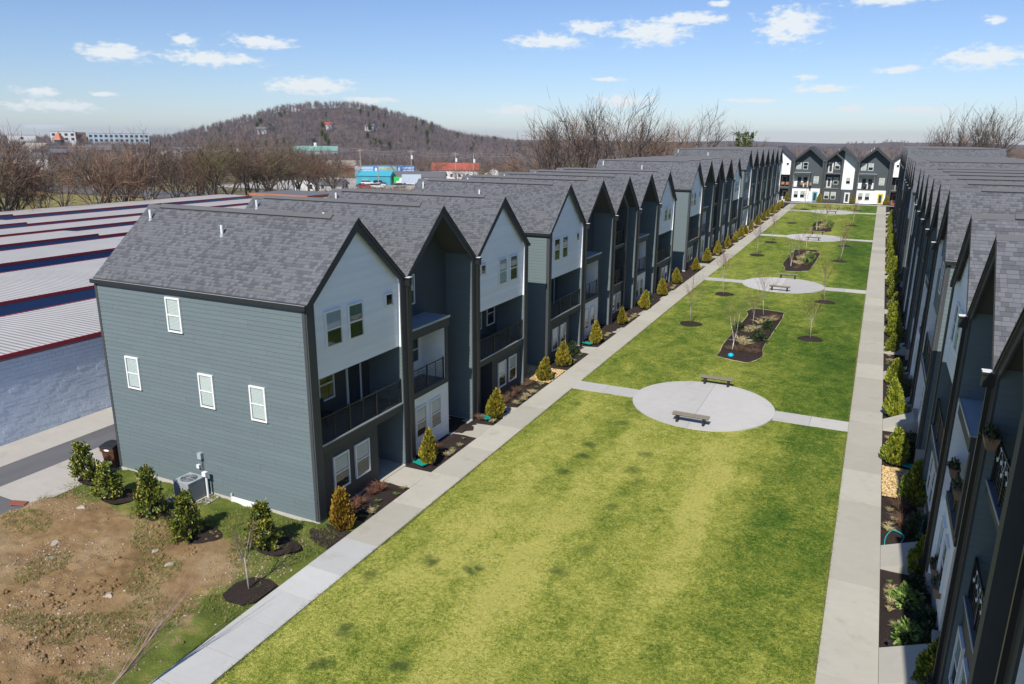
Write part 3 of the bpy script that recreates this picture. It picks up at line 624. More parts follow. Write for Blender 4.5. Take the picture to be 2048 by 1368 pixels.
for bi, (y0, bz, kinds) in enumerate(RIGHT):
    for i, ch in enumerate(kinds):
        kind = {'a': 'A', 'd': 'A', 'D': 'A'}.get(ch, ch); mir = ch in 'ad'; gs = ch in 'dD'
        if bi == 0 and i == 0: continue                 # behind the picture's edge
        lab = f"{DESC[ch.upper()]}, {ORD[nr]} house along the right row"
        ends = ('f' if i == 0 else '') + ('n' if i == len(kinds)-1 else '')
        sg = (-1, front_tabs(-1, -7)) if (bi == 0 and i in (2, 3, 4)) else None
        t = house(kind, (XR, y0+(i+1)*W, bz), math.pi, lab, 'right row of townhouses', 1 if (bi == 1 and i == 0) else 0, ends, mirror=mir, single=sg, door=doors[(nr+2) % 7], boards=(bi == 0 and i == 4), grayset=gs)
        if i > 0: add_downspout(t, W)
        UNITS.append(('R', nr, kind, mir, y0+i*W, bz)); nr += 1
FL = [('A', 0, 'white gabled townhouse half hidden at the left end of the far cross row', 'door_white'), ('B', 0, 'grey townhouse with teal door on white ground floor in the far cross row', 'door_teal'), ('C', 0, 'grey and white townhouse with stacked balconies in the middle of the far cross row', 'door_white'), ('B', 0, 'grey townhouse with yellow door on white ground floor in the far cross row', 'door_yellow'), ('A', 1, 'white gabled townhouse with red door at the right end of the far cross row', 'door_red')]
for i, (kind, mir, lab, dr) in enumerate(FL):
    t = house(kind, (-16.6-W+i*W, 166, 2.18), -math.pi/2, lab, 'far cross row of townhouses', 0, '', mirror=bool(mir), far=True, door=dr)
    if i < 4: add_downspout(t, W)

# ------------------------------------------------------------------ ground, paths, lawn
def polar_grid(name, az0, az1, na, radii, zfun, mat, closed=False, **props):
    V = []; F = []; nr_ = len(radii)
    for i in range(na + (0 if closed else 1)):
        a = math.radians(az0+(az1-az0)*i/na)
        for r in radii: x, y = r*math.sin(a), r*math.cos(a); V.append((x, y, zfun(x, y, math.degrees(a), r)))
    n_ = na if closed else na
    for i in range(n_):
        j = (i+1) % na if closed else i+1
        for k in range(nr_-1): F.append((i*nr_+k, i*nr_+k+1, j*nr_+k+1, j*nr_+k))
    m = npmesh(name, np.array(V), np.array(F)[:, ::-1].copy(), mat, True); return ob(name, m, **props)
rad = [.5] + [8*1.085**k for k in range(84)]
polar_grid('ground', -180, 180, 144, rad, lambda x, y, a, r: gz(x, y)-(.16 if r < 250 else .16), 'far_land', True, kind='structure')
def sheet(name, x0, x1, y0, y1, dz, mat, nx=1, ny=1, hfun=None, kind='structure', thick=0, parent=None):
    xs = np.linspace(x0, x1, nx+1); ys = np.linspace(y0, y1, ny+1); X, Y = np.meshgrid(xs, ys, indexing='ij')
    Z = S*np.clip(Y, -40, 168)+dz
    if hfun is not None: Z = Z+hfun(X, Y)
    V = np.stack([X, Y, Z], -1).reshape(-1, 3); ii, jj = np.meshgrid(np.arange(nx), np.arange(ny), indexing='ij')
    a = (ii*(ny+1)+jj).ravel(); F = np.stack([a, a+ny+1, a+ny+2, a+1], 1)
    return ob(name, npmesh(name, V, F, mat, True), parent, kind=kind)
rs = np.random.RandomState(5)
def vnoise(X, Y, s, seed=0):                              # smooth value noise
    q = np.random.RandomState(seed).rand(257, 257); x = X*s+100; y = Y*s+100; xi = np.floor(x).astype(int); yi = np.floor(y).astype(int); fx = x-xi; fy = y-yi
    fx = fx*fx*(3-2*fx); fy = fy*fy*(3-2*fy); g = lambda a, b: q[a % 257, b % 257]
    return (g(xi, yi)*(1-fx)+g(xi+1, yi)*fx)*(1-fy)+(g(xi, yi+1)*(1-fx)+g(xi+1, yi+1)*fx)*fy
WL0, WL1, WR0, WR1 = -15.90, -14.43, .07, 1.585
sheet('lawn', WL1-.01, WR0+.01, -12, 163.2, .0, 'lawn', 40, 300, lambda X, Y: .05*vnoise(X, Y, .35, 2)+.015*vnoise(X, Y, 2.2, 3)-.02)
base = sheet('path_base', WL0-.01, WL1+.01, -12, 163.2, .012, 'asphalt'); base2 = sheet('path_base', WR0-.01, WR1+.01, -12, 163.2, .012, 'asphalt')
def walkway(name, x0, x1, ys, mats):
    root = ob(name, None, None, (0, 0, 0), kind='structure')
    for a, b in zip(ys[:-1], ys[1:]):
        ln = round(b-a, 2); mat = mats(a)
        m = cached(('slab', x0, ln, mat), lambda: MB().box(x0, x1, .011, ln-.011, -.08, .03).mesh('slab', mat))
        o = ob('slab', m, root, (0, a, S*a+.006+rnd.uniform(-.003, .003)), (math.atan(S), 0, 0))
ysl = [-10.0+1.5*i for i in range(int(29/1.5)+1)]; ysl = [y for y in ysl if y < 18.3]+[19.0]
ysl += [19.0+2.99*i for i in range(1, 7)]+[39.75]; ysl += [39.75+3.0*i for i in range(1, 41)]
walkway('left_walk', WL0, WL1, ysl, lambda a: 'concrete_new' if a < 18.9 else 'concrete_beige')
ysr = [20.6-1.5*i for i in range(21)][::-1]; ysr += [24.0, 27.0, 30.1, 33.2, 36.2, 39.4, 41.1]; ysr += [41.1+3.03*i for i in range(1, 41)]
walkway('right_walk', WR0, WR1, ysr, lambda a: 'concrete_beige')
CIRC = [38.4, 74.0, 110.0, 147.0]
def plaza(k, yc):
    r = 3.72; xc = -7.17; root = ob('plaza', None, None, (xc, yc, S*yc+.012), (math.atan(S), 0, 0), kind='structure')
    for sgn in (-1, 1):                                  # two half discs with a joint between, and the side paths
        n = 28; pts = [(sgn*.006, -r)] + [(sgn*max(.006, r*math.sin(math.pi*i/n)), -r*math.cos(math.pi*i/n)) for i in range(1, n)] + [(sgn*.006, r)]
        if sgn < 0: pts = pts[::-1]
        m = MB(); b = len(pts); m.v = [(x, y, .05) for x, y in pts]+[(x, y, -.15) for x, y in pts]; m.f = [tuple(range(b))]+[(i, b+i, b+(i+1) % b, (i+1) % b) for i in range(b)]; m.mi = [0]*(b+1)
        ob('slab', m.mesh('slab', 'concrete_plaza'), root)
    for a0, b0 in ((WL1-xc+.012, -r+.03), (r-.03, WR0-xc-.012)):
        mid = (a0+b0)/2
        for a, b in ((a0, mid-.006), (mid+.006, b0)): ob('slab', MB().box(a, b, -.66, .66, -.1, .042).mesh('slab', 'concrete_plaza'), root)
    return root
for k, yc in enumerate(CIRC): plaza(k, yc)
sheet('cross_walk', WL0-1.5, WR1+6, 163.25, 164.6, .035, 'concrete_plaza')
# beds along the houses
bedh = lambda X, Y: .07*vnoise(X, Y, 1.1, 4)+.05*vnoise(X, Y, 5, 9)
sheet('mulch_bed', -18.6, WL0-.012, 18.9, 163, -.085, 'mulch', 8, 700, bedh)
sheet('mulch_bed', WR1+.012, 4.2, -5, 163, -.085, 'mulch', 8, 800, bedh)
sheet('mulch_bed', -16.7, 4.0, 164.62, 167, -.02, 'mulch', 40, 6, bedh)
m = MB(); pts = [(-17.45, 19.45), (-17.35, 18.75), (-16.95, 18.35), (-16.4, 18.12), (-15.91, 18.05), (-15.91, 19.4)]
m.poly([(x, y, S*y+.052) for x, y in pts]); ob('mulch_bed', m.mesh('mulch_bed', 'mulch'), kind='structure')
def entry(side, u):
    _, n, kind, mir, y0, bz = u
    a, b = (4.05, 5.62) if kind == 'A' else (3.75, 5.62)
    if mir: a, b = W-b, W-a
    if side == 'R': a, b = W-b, W-a
    a += y0; b += y0
    if kind != 'A': b -= .25
    x0, x1 = (XL-.25, WL0-.012) if side == 'L' else (WR1+.012, XR+.25); dzz = .012; sl = 0
    zin, zout = bz+.03, S*(a+b)/2+.03
    xa, za, xb, zb = (x0, zin, x1, zout) if side == 'L' else (x0, zout, x1, zin)
    m = MB(); v = [(xa, a, za), (xb, a, zb), (xb, b, zb), (xa, b, za)]; m.v = v+[(x, y, z-.5) for x, y, z in v]; m.f = [(0, 1, 2, 3), (0, 4, 5, 1), (1, 5, 6, 2), (2, 6, 7, 3), (3, 7, 4, 0)]; m.mi = [0]*5
    ob('entry_path', m.mesh('entry_path', 'concrete_beige'), kind='structure'); return a, b
PADS = {}
for u in UNITS: PADS[(u[0], u[1])] = entry(u[0], u)
for (x0, x1) in ((-17.3, -15.95), (1.65, 3.0)):          # far row entries
    pass
for i in range(5): sheet('entry_path', -16.6-W+i*W+4.1, -16.6-W+i*W+5.3, 164.61, 166.1, .04, 'concrete_plaza')
# bare lot beside the first house and the alley behind
lot_h = lambda X, Y: .30*(vnoise(X, Y, .30, 6)-.5)*np.clip((-16.6-X)/2, 0, 1)*np.clip((18.6-Y)/2, 0, 1)+.12*(vnoise(X, Y, 1.2, 7)-.5)*np.clip((-16.2-X)/.6, 0, 1)+.12*(vnoise(X, Y, 4.0, 8)-.5)*np.clip(vnoise(X, Y, .5, 14)*2.2-.4, .25, 1)*np.clip((-16.0-X)/.4, 0, 1)
sheet('lot', -31.5, WL0-.012, -2, 20.2, .015, 'lot_soil', 160, 220, lambda X, Y: lot_h(X, Y)-.45*np.clip((-28.9-X-(Y-16)*.05)/.5, 0, 1))
sheet('driveway', -31.2, -28.35, 15.4, 160, .02, 'concrete_drive'); sheet('alley', -33.1, -31.21, -10, 160, .016, 'asphalt'); sheet('driveway', -35.4, -33.11, -10, 160, .02, 'concrete_drive'); sheet('alley', -31.2, -28.6, -10, 15.39, .012, 'asphalt')
sheet('yard', -60, -17, 105, 165, -.03, 'far_land')
for x0, x1, y0, y1, dz in ((-110, -60, -20, 170, -1.2), ):
    pass

# ------------------------------------------------------------------ vegetation builders
def quads(P0, D, Sd, wid):                                # leaf quads from base points, axis and side vectors
    n = len(P0); A = P0-Sd*wid*.5; B = P0+Sd*wid*.5; Cc = P0+D+Sd*wid*.35; Dd = P0+D-Sd*wid*.35
    V = np.stack([A, B, Cc, Dd], 1).reshape(-1, 3); F = np.arange(4*n).reshape(n, 4); return V, F
def tris(P0, D, Sd, wid):
    n = len(P0); V = np.stack([P0-Sd*wid*.5, P0+Sd*wid*.5, P0+D], 1).reshape(-1, 3); return V, np.arange(3*n).reshape(n, 3)
def unit(a): return a/np.maximum(np.linalg.norm(a, axis=-1, keepdims=True), 1e-9)
def leaf_cloud(seed, n, surf, size, aspect=.6, up=.3, jit=.8):
    """leaves over a surface: surf(rs, n) -> points, outward normals"""
    q = np.random.RandomState(seed); P, Nn = surf(q, n); D = unit(Nn+q.randn(n, 3)*jit*.6+np.array([0, 0, up])); Sd = unit(np.cross(D, q.randn(n, 3)))
    L_ = size*(.6+.8*q.rand(n, 1)); return quads(P, D*L_, Sd, L_*aspect)
def cone_surf(h, r, lobes=0, top=.06, seed=0):
    def f(q, n):
        t = 1-np.sqrt(q.rand(n)); t = np.where(q.rand(n) < .15, q.rand(n), t); a = q.rand(n)*2*np.pi
        prof = np.sin(np.clip(t*1.0+.16, 0, 1)*np.pi*.5+0)  
        rr = r*np.where(t < .22, .72+.28*t/.22, np.clip((1-t)/.78, 0, 1)**.72)+top*.2
        lump = 1+.16*np.sin(3*a+seed+5*t)+.12*np.sin(5*a-7*t+seed*2)
        depth = 1-.35*q.rand(n)**2
        x = rr*lump*depth*np.cos(a); y = rr*lump*depth*np.sin(a); z = h*t
        if lobes: x = x+lobes*r*.45*np.where(q.rand(n) < .5, 1, -1)*t
        return np.stack([x, y, z], 1), np.stack([np.cos(a), np.sin(a), np.full(n, .55)], 1)
    return f
def ball_surf(rx, rz_, lump=.18, seed=0):
    def f(q, n):
        v = unit(q.randn(n, 3)); v[:, 2] = np.abs(v[:, 2]); l = 1+lump*np.sin(4*v[:, 0]+seed)*np.cos(5*v[:, 1]+seed)+lump*.6*np.sin(9*v[:, 0]*v[:, 1]+seed); d = (1-.4*q.rand(n)**2)[:, None]
        P = v*np.array([rx, rx, rz_])*l[:, None]*d; return P, v
    return f
def arborvitae(seed, mat='leaf_arborvitae'):
    h = 1.0; V, F = leaf_cloud(seed, 2300, cone_surf(1.0, .30, .0 if seed % 3 else .5, seed=seed), .085, .5, 1.1, .7); V[:, 2] += .03
    return npmesh('foliage', V, F, mat)
def trunk_mesh(h, r, mat='bark', n=7): return MB().tube((0, 0, -.1), (0, 0, h), r, r*.6, n).mesh('trunk', mat)
ARB = [arborvitae(3, 'leaf_rust')]+[arborvitae(i) for i in (1, 2, 4)]; ARBG = [arborvitae(i, 'leaf_lime') for i in (5, 7, 8)]; ARBT = trunk_mesh(.35, .04)
def holly(seed):
    q = np.random.RandomState(seed); Vs = []; Fs = []; n0 = 0
    for k in range(95):                                   # leafy shoots
        t = q.rand()**.85; a = q.rand()*6.28; r = .36*(1-t)**.7*(.35+.7*q.rand()); c = np.array([r*math.cos(a), r*math.sin(a), .04+.88*t]); d = unit(np.array([[math.cos(a)*.7, math.sin(a)*.7, .6+q.rand()*.6]]))[0]
        n = 30; s = q.rand(n, 1); P = c+d*s*.16+q.randn(n, 3)*.028; D = unit(q.randn(n, 3)+d*.8); Sd = unit(np.cross(D, q.randn(n, 3))); L_ = .055*(.6+.8*q.rand(n, 1)); v, f = quads(P, D*L_, Sd, L_*.62); Vs.append(v); Fs.append(f+n0); n0 += len(v)
    return npmesh('foliage', np.concatenate(Vs), np.concatenate(Fs), 'leaf_holly')
HOL = [holly(i) for i in (1, 2, 3)]
def mound(seed, mat, n=650, size=.11, rx=.5, rz_=.75): V, F = leaf_cloud(seed, n, ball_surf(rx, rz_, .2, seed), size*1., .6, .2); return npmesh('foliage', V, F, mat)
MDK = [mound(i, 'leaf_dark') for i in (1, 2, 3)]; MBR = [mound(i, 'leaf_bright', 500, .13) for i in (4, 5)]
def tuft(seed, mat, n=130, h=1., spread=.6, wid=.05, name='blades'):
    q = np.random.RandomState(seed); a = q.rand(n)*6.28; s = spread*q.rand(n)**.7; D = np.stack([np.cos(a)*s, np.sin(a)*s, .55+.5*q.rand(n)], 1)*h; P = np.stack([np.cos(a), np.sin(a), np.zeros(n)], 1)*(.16*q.rand(n, 1)); Sd = unit(np.cross(D, q.randn(n, 3)))
    # two-piece blades: a stem that arches over
    V1, F1 = quads(P, D*.6, Sd, np.full((n, 1), wid)); D2 = D*.45; D2[:, 2] *= .2; D2[:, :2] *= 1.6; V2, F2 = tris(P+D*.6, D2, Sd, np.full((n, 1), wid*.7))
    F2q = np.concatenate([F2, F2[:, 2:3]], 1)
    m = bpy.data.meshes.new(name); m.from_pydata(np.concatenate([V1, V2]).tolist(), [], F1.tolist()+(F2+len(V1)).tolist()); m.materials.append(MATS[mat]); return m
TAN = [tuft(i, 'grass_tan', 90, 1, .8, .06) for i in (1, 2, 3)]; RED = [tuft(i, 'twig_red', 150, 1, .75, .022, 'twigs') for i in (4, 5)]; SPR = [tuft(i, 'leaf_bright', 40, 1, .9, .14, 'leaves') for i in (6, 7)]; BRN = [tuft(i, 'twig_rust', 120, 1, .7, .02, 'twigs') for i in (8, 9)]
def plant(name, meshes, x, y, s, label, cat, group=None, z=None, sz=None, part='foliage', trunk=None):
    r = ob(name, None, None, (x, y, (S*y if z is None else z)), (rnd.gauss(0, .05), rnd.gauss(0, .05), rnd.random()*6.28), (s*rnd.uniform(.82, 1.12), s*rnd.uniform(.82, 1.12), s*(sz or 1)), label=label, category=cat, group=group)
    ob(meshes[0].name if False else part, rnd.choice(meshes), r)
    if trunk: ob('trunk', trunk, r)
    return r
# bare trees
def bare_tree(seed, h, trunk_frac=.3, spread=.55, r0=None, limbs=5, levels=4, kids=3, up=.35, droop=0, ns=(6, 5, 4, 3)):
    q = random.Random(seed); T = MB(); Tw = MB(); r0 = r0 or h*.018
    def grow(p, d, ln, r, lv):
        segs = 3 if lv < 2 else 2; pts = [p]; dd = d
        for i in range(segs):
            dd = (dd + Vector((q.gauss(0, 1), q.gauss(0, 1), q.gauss(0, 1)+up))*.16).normalized(); pts.append(pts[-1]+dd*ln/segs)
        for i in range(segs):
            ra = r*(1-.45*i/segs); rb = r*(1-.45*(i+1)/segs)
            if lv >= levels: 
                a, b = pts[i], pts[i+1]; side = (b-a).cross(Vector((q.gauss(0, 1), q.gauss(0, 1), q.gauss(0, 1)))).normalized()*ra*1.5
                Tw.poly([a-side, a+side, b+side*.6, b-side*.6])
            else: (T if lv < 2 else Tw).tube(pts[i], pts[i+1], ra, rb, ns[min(lv, 3)], cap=False)
        if lv >= levels: return
        nk = kids+(1 if q.random() < .5 else 0) + (1 if lv >= levels-1 else 0)
        for k in range(nk):
            t = .35+.65*(k+q.random()*.6)/nk; t = min(t, .98); f = t*segs; i = min(int(f), segs-1); b = pts[i].lerp(pts[i+1], f-i)
            ax = dd.cross(Vector((q.gauss(0, 1), q.gauss(0, 1), q.gauss(0, 1)))).normalized(); ang = q.uniform(.35, .85)
            nd = (Matrix.Rotation(ang, 3, ax) @ dd); nd = (nd+Vector((0, 0, up*.5))).normalized()
            grow(b, nd, ln*q.uniform(.55, .8), r*q.uniform(.42, .6), lv+1)
    th = h*trunk_frac; top = Vector((q.gauss(0, .03)*h, q.gauss(0, .03)*h, th)); T.tube((0, 0, -.3), top, r0, r0*.8, 7)
    for k in range(limbs):
        a = 6.283*k/limbs+q.uniform(-.4, .4); tilt = q.uniform(.15, .9)*spread; d = Vector((math.sin(tilt)*math.cos(a), math.sin(tilt)*math.sin(a), math.cos(tilt)))
        grow(Vector((0, 0, 0)).lerp(top, q.uniform(.75, 1)), d, h*(1-trunk_frac)*q.uniform(.42, .62), r0*q.uniform(.4, .62), 1)
    return T, Tw
def tree_pair(seed, tm='bark', wm='twig', **kw):
    T, Tw = bare_tree(seed, **kw); return T.mesh('trunk', tm, smooth=True), Tw.mesh('crown', wm)
def place_tree(name, pair, x, y, z, s, label, group=None, sz=1, cat='tree', rot=None):
    r = ob(name, None, None, (x, y, z), (0, 0, rnd.random()*6.28 if rot is None else rot), (s, s, s*sz), label=label, category=cat, group=group)
    ob('trunk', pair[0], r); ob('crown', pair[1], r); return r

# ------------------------------------------------------------------ planting
arbL = [19.5, 25.62, 31.84, 38.2, 41.4, 47.05, 53.06, 58.83, 64.62, 70.43, 77.9, 83.9, 89.9, 95.9, 101.9, 106.5, 109.3, 114.6, 120.9, 127.0, 133.0, 139.2, 145.2, 151.4]
for i, y in enumerate(arbL):
    s = rnd.uniform(1.08, 1.4); plant('arborvitae', [ARB[0]] if i == 0 else ARB[1:], -16.42+rnd.uniform(-.08, .08), y, s, f"golden green arborvitae, {ORD[i]} along the left walk" if i < 23 else 'last golden green arborvitae at the far end of the left walk', 'shrub', 'arborvitae along the left walk', trunk=ARBT, sz=rnd.uniform(1.0, 1.3), z=S*y+.02)
arbR = [(2.85, 19.6), (2.8, 25.5), (2.8, 30.9), (2.06, 34.72), (2.2, 40.99), (2.15, 46.75), (2.1, 53.82), (2.15, 58.2), (2.17, 62.1), (2.19, 66.86), (2.2, 72.5), (2.2, 78), (2.2, 84), (2.2, 90), (2.2, 96), (2.2, 102), (2.2, 108), (2.2, 114), (2.2, 120), (2.2, 127), (2.2, 134)]
for i, (x, y) in enumerate(arbR):
    s = rnd.uniform(1.2, 1.6); plant('arborvitae', ARBG, x, y, s, f"tall green arborvitae, {ORD[i]} along the right walk", 'shrub', 'arborvitae along the right walk', trunk=ARBT, sz=rnd.uniform(.98, 1.25), z=S*y+.02)
for i, x in enumerate((-17.0, -10.75, -4.6, 1.4)): plant('arborvitae', ARB[1:], x, 165.3, 1.5, f"small arborvitae, {ORD[i]} from the left before the far cross row", 'shrub', 'arborvitae before the far row', trunk=ARBT, z=S*165.3, sz=1.2)
for u in UNITS:
    side, n, kind, mir, y0, bz = u
    if y0 > 112 or y0+W < 16: continue
    a, b = PADS[(side, n)]; q = random.Random(n*7+(3 if side == 'L' else 50)); row = 'left' if side == 'L' else 'right'; who = f"before the {ORD[n]} {row} row house"
    arb = [y for y in (arbL if side == 'L' else [p[1] for p in arbR])]
    free = [y for y in np.arange(y0+.35, y0+W-.1, .42) if not (a-.3 < y < b+.3) and all(abs(y-t) > .62 for t in arb)]
    style = (0, 0, 1, 2, 0, 1, 2, 0)[n % 8] if side == 'L' else 3
    for y in free:
        if side == 'L':
            if style == 2 and q.random() < .35: plant('green_shrub', MDK, -16.95, y, q.uniform(.6, .9), f"rounded dark green shrub {who}", 'shrub', 'rounded shrubs of the left row'); continue
            if q.random() < .62: plant('barberry', RED if style != 1 else BRN, -16.95+q.uniform(-.15, .1), y, q.uniform(.42, .62), f"leafless reddish barberry {who}", 'shrub', 'barberry shrubs of the left row', part='twigs')
            r = q.random()
            if r < .55 and style != 2: plant('grass_tuft', TAN, -16.22+q.uniform(-.15, .1), y+q.uniform(-.15, .15), q.uniform(.22, .36), f"pale straw coloured grass tuft {who}", 'grass tuft', 'straw grass tufts of the left row', part='blades')
            elif r < .85: plant('perennial', SPR, -16.25+q.uniform(-.2, .15), y, q.uniform(.14, .2), f"small bright green sprout {who}", 'plant', 'green sprouts of the left row', part='leaves')
        else:
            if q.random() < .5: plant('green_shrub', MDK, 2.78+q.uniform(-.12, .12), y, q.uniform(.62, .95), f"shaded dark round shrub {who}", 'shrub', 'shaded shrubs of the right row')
            r = q.random()
            if r < .4 : plant('grass_tuft', TAN, 1.98+q.uniform(-.15, .15), y, q.uniform(.2, .34), f"pale straw coloured grass tuft {who}", 'grass tuft', 'straw grass tufts of the right row', part='blades')
            elif r < .7: plant('perennial', SPR, 2.0+q.uniform(-.2, .15), y, q.uniform(.13, .2), f"small bright green sprout {who}", 'plant', 'green sprouts of the right row', part='leaves')
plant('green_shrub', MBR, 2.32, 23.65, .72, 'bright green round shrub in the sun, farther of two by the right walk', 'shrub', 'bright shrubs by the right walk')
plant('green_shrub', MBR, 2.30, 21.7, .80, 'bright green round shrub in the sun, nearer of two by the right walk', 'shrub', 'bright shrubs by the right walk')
plant('green_shrub', BRN, 2.25, 30.2, .75, 'brown leafless round shrub beside the gold gravel', 'shrub', part='twigs'); plant('green_shrub', BRN, 2.3, 28.9, .75, 'brown leafless round shrub by the turquoise hose', 'shrub', part='twigs')
# hollies beside the bare lot
HP = [(-28.55, 17.8, 1.75, 'tall holly bush in front of the brown bin'), (-26.2, 17.15, 1.5, 'holly bush second from the alley on the bare lot edge'), (-23.5, 16.95, 1.95, 'tallest holly bush left of the air conditioner'), (-21.0, 16.45, 1.75, 'yellowish holly bush in front of the air conditioner'), (-17.95, 17.1, 1.75, 'dark green holly bush behind the small bare tree')]
for i, (x, y, s, lb) in enumerate(HP):
    r = ob('holly_bush', None, None, (x, y, S*y), (0, 0, i*1.3), (1.35+.5*((i*7)%5)/5, 1.35+.5*((i*3)%5)/5, s), label=lb, category='shrub', group='hollies beside the bare lot'); ob('foliage', HOL[i % 3], r); ob('trunk', trunk_mesh(.5, .02), r)
    m = MB(); n = 18; m.poly([(x+.35+.85*math.cos(t)*(1+.15*math.sin(3*t)), y+.25+.62*math.sin(t), S*y+.13) for t in [6.283*k/n for k in range(n)]]); ob('mulch_ring', m.mesh('mulch_ring', 'mulch'), kind='structure')
# young lawn trees with mulch rings
YT = [tree_pair(i, 'bark_pale', 'twig_rust', h=4.4, trunk_frac=.36, spread=.5, r0=.032, limbs=6, levels=3, kids=3, up=.6, ns=(6, 4, 3, 3)) for i in (21, 22, 23)]
def ring(x, y, r=.85, mat='mulch'):
    m = MB(); n = 24; top = []; rim = []
    for k in range(n): t = 6.283*k/n; rr = r*(1+.08*math.sin(3*t+x)); rim.append((x+rr*math.cos(t), y+rr*math.sin(t), S*y+.03)); top.append((x+rr*.6*math.cos(t), y+rr*.6*math.sin(t), S*y+.13))
    b = len(m.v); m.v += rim+top; m.f += [(k, (k+1) % n, n+(k+1) % n, n+k) for k in range(n)]+[tuple(range(n, 2*n))]; m.mi += [0]*(n+1)
    ob('mulch_ring', m.mesh('mulch_ring', mat), kind='structure')
YP = [(-11.72, 55.4), (-3.1, 54.9), (-11.44, 67.4), (-3.02, 67.9), (-12.1, 91.2), (-3.05, 90.8), (-12.04, 102.7), (-3.1, 103.5), (-11.9, 126.2), (-3.13, 127), (-12.1, 149.7), (-3.06, 151.4)]
for i, (x, y) in enumerate(YP):
    ring(x, y); place_tree('young_tree', YT[i % 3], x, y, S*y, rnd.uniform(.85, 1.1), f"slender bare young tree in a mulch ring, {ORD[i//2]} on the {'left' if x < -8 else 'right'} side of the lawn", 'young trees on the lawn', cat='tree')
# planter beds in the lawn
def bed(yc, ln, wd=2.9, xc=-7.0, edge=True):
    root = ob('planting_bed', None, None, (0, 0, 0), kind='structure'); n = 40; pts = []
    for k in range(n):
        t = 6.283*k/n; c, s_ = math.cos(t), math.sin(t); e = .5 if s_ < 0 else .28
        pts.append((xc+wd/2*math.copysign(abs(c)**e, c)+.16*math.sin(3*t+yc)+.10*math.sin(7*t), yc+ln/2*math.copysign(abs(s_)**e, s_)+.22*math.sin(5*t+yc)))
    m = MB(); b = n; m.v = [(x, y, S*y+.035) for x, y in pts]+[(xc+(x-xc)*.8, yc+(y-yc)*.9, S*y+.17) for x, y in pts]; m.f = [(k, (k+1) % n, n+(k+1) % n, n+k) for k in range(n)]+[tuple(range(n, 2*n))]; m.mi = [0]*(n+1)
    ob('soil', m.mesh('soil', 'mulch'), root)
    m = MB()
    for k in range(n): a, c = pts[k], pts[(k+1) % n]; m.tube((a[0], a[1], S*a[1]+.05), (c[0], c[1], S*c[1]+.03), .022, n=5)
    ob('dry_edge', m.mesh('dry_edge', 'grass_tan'), root)
bed(54.9, 15.5); bed(90.0, 16.5); bed(123.5, 13.0)
BT = [tree_pair(i, 'bark_birch', 'twig_rust', h=4.6, trunk_frac=.12, spread=.22, r0=.036, limbs=3, levels=3, kids=3, up=.6, ns=(6, 4, 3, 3)) for i in (31, 32)]
for k, (yc, nm) in enumerate(((54.9, 'nearest'), (90.0, 'middle'), (123.5, 'farthest'))):
    q = random.Random(k+4); o_ = f"in the {nm} planting bed"
    place_tree('birch_tree', BT[k % 2], -7.55, yc-5.6, S*yc, 1.0, f"white stemmed birch {o_}", 'birches in the planting beds')
    place_tree('young_tree', YT[k % 3], -7.0, yc+5.4, S*yc, 1.0, f"bare young tree at the far end of the {nm} planting bed", 'young trees in the planting beds')
    place_tree('young_tree', YT[(k+1) % 3], -7.4, yc+2.2, S*yc, .7, f"small bare young tree {o_}, halfway along", 'young trees in the planting beds')
    for j, (dx, dy, s) in enumerate(((.7, -2.3, 1.0), (.8, 1.0, 1.05))): plant('green_shrub', [MBR[0], MDK[0]] if k else MDK[:2], -7+dx, yc+dy, s, f"{'nearer' if j == 0 else 'farther'} green shrub {o_}", 'shrub', 'green shrubs in the planting beds')
    plant('green_shrub', MDK[2:], -8.0, yc-.2, .95, f"dark open shrub at the left edge of the {nm} planting bed", 'shrub')
    for j, (dx, dy, s) in enumerate(((-.35, -3.4, .75), (.0, -4.0, .8), (-.2, -.6, .8), (.1, .3, .75), (.35, 2.3, .8), (.6, 3.2, .85))): plant('grass_tuft', TAN, -7+dx+q.uniform(-.1, .1), yc+dy, s, f"pale yellow ornamental grass {o_}", 'grass tuft', f"pale grasses {o_}", part='blades')
    for j in range(9): plant('barberry', BRN, -7+q.uniform(-1.1, 1.1), yc+q.uniform(-7, 6.6), q.uniform(.5, .9), f"low brown leafless shrub {o_}", 'shrub', f"brown shrubs {o_}", part='twigs')
for j in range(14): plant('grass_tuft', TAN+BRN, -11+j*.55+rnd.uniform(-.2, .2), 154.6+rnd.uniform(-.3, .3), .55, 'dry grass clump in the row before the far houses', 'grass tuft', 'grass clumps before the far houses', part='blades')
# small tree by the lot and the leaning sapling
LT = tree_pair(41, 'bark_pale', 'twig', h=2.9, trunk_frac=.42, spread=.75, r0=.035, limbs=5, levels=3, kids=3, up=.5, ns=(6, 4, 3, 3))
place_tree('young_tree', LT, -16.62, 15.08, S*15, 1.0, 'small bare tree in a square of mulch beside the left walk', rot=2.0)
m = MB(); m.poly([(x, y, S*y+.085) for x, y in ((-17.15, 14.45), (-16.8, 14.25), (-16.2, 14.3), (-15.93, 14.6), (-15.93, 15.6), (-16.4, 15.75), (-17.0, 15.6), (-17.25, 15.1))]); ob('mulch_ring', m.mesh('mulch_ring', 'mulch'), kind='structure')
T = MB(); Tw = MB(); q = random.Random(5); p = [Vector((-15.95, 7.9, .1)), Vector((-15.85, 9.3, .75)), Vector((-15.78, 10.5, 1.28)), Vector((-15.75, 11.3, 1.85))]
for a, b, r0, r1 in ((p[0], p[1], .035, .030), (p[1], p[2], .030, .024), (p[2], p[3], .02, .012)): T.tube(a, b, r0, r1, 7)
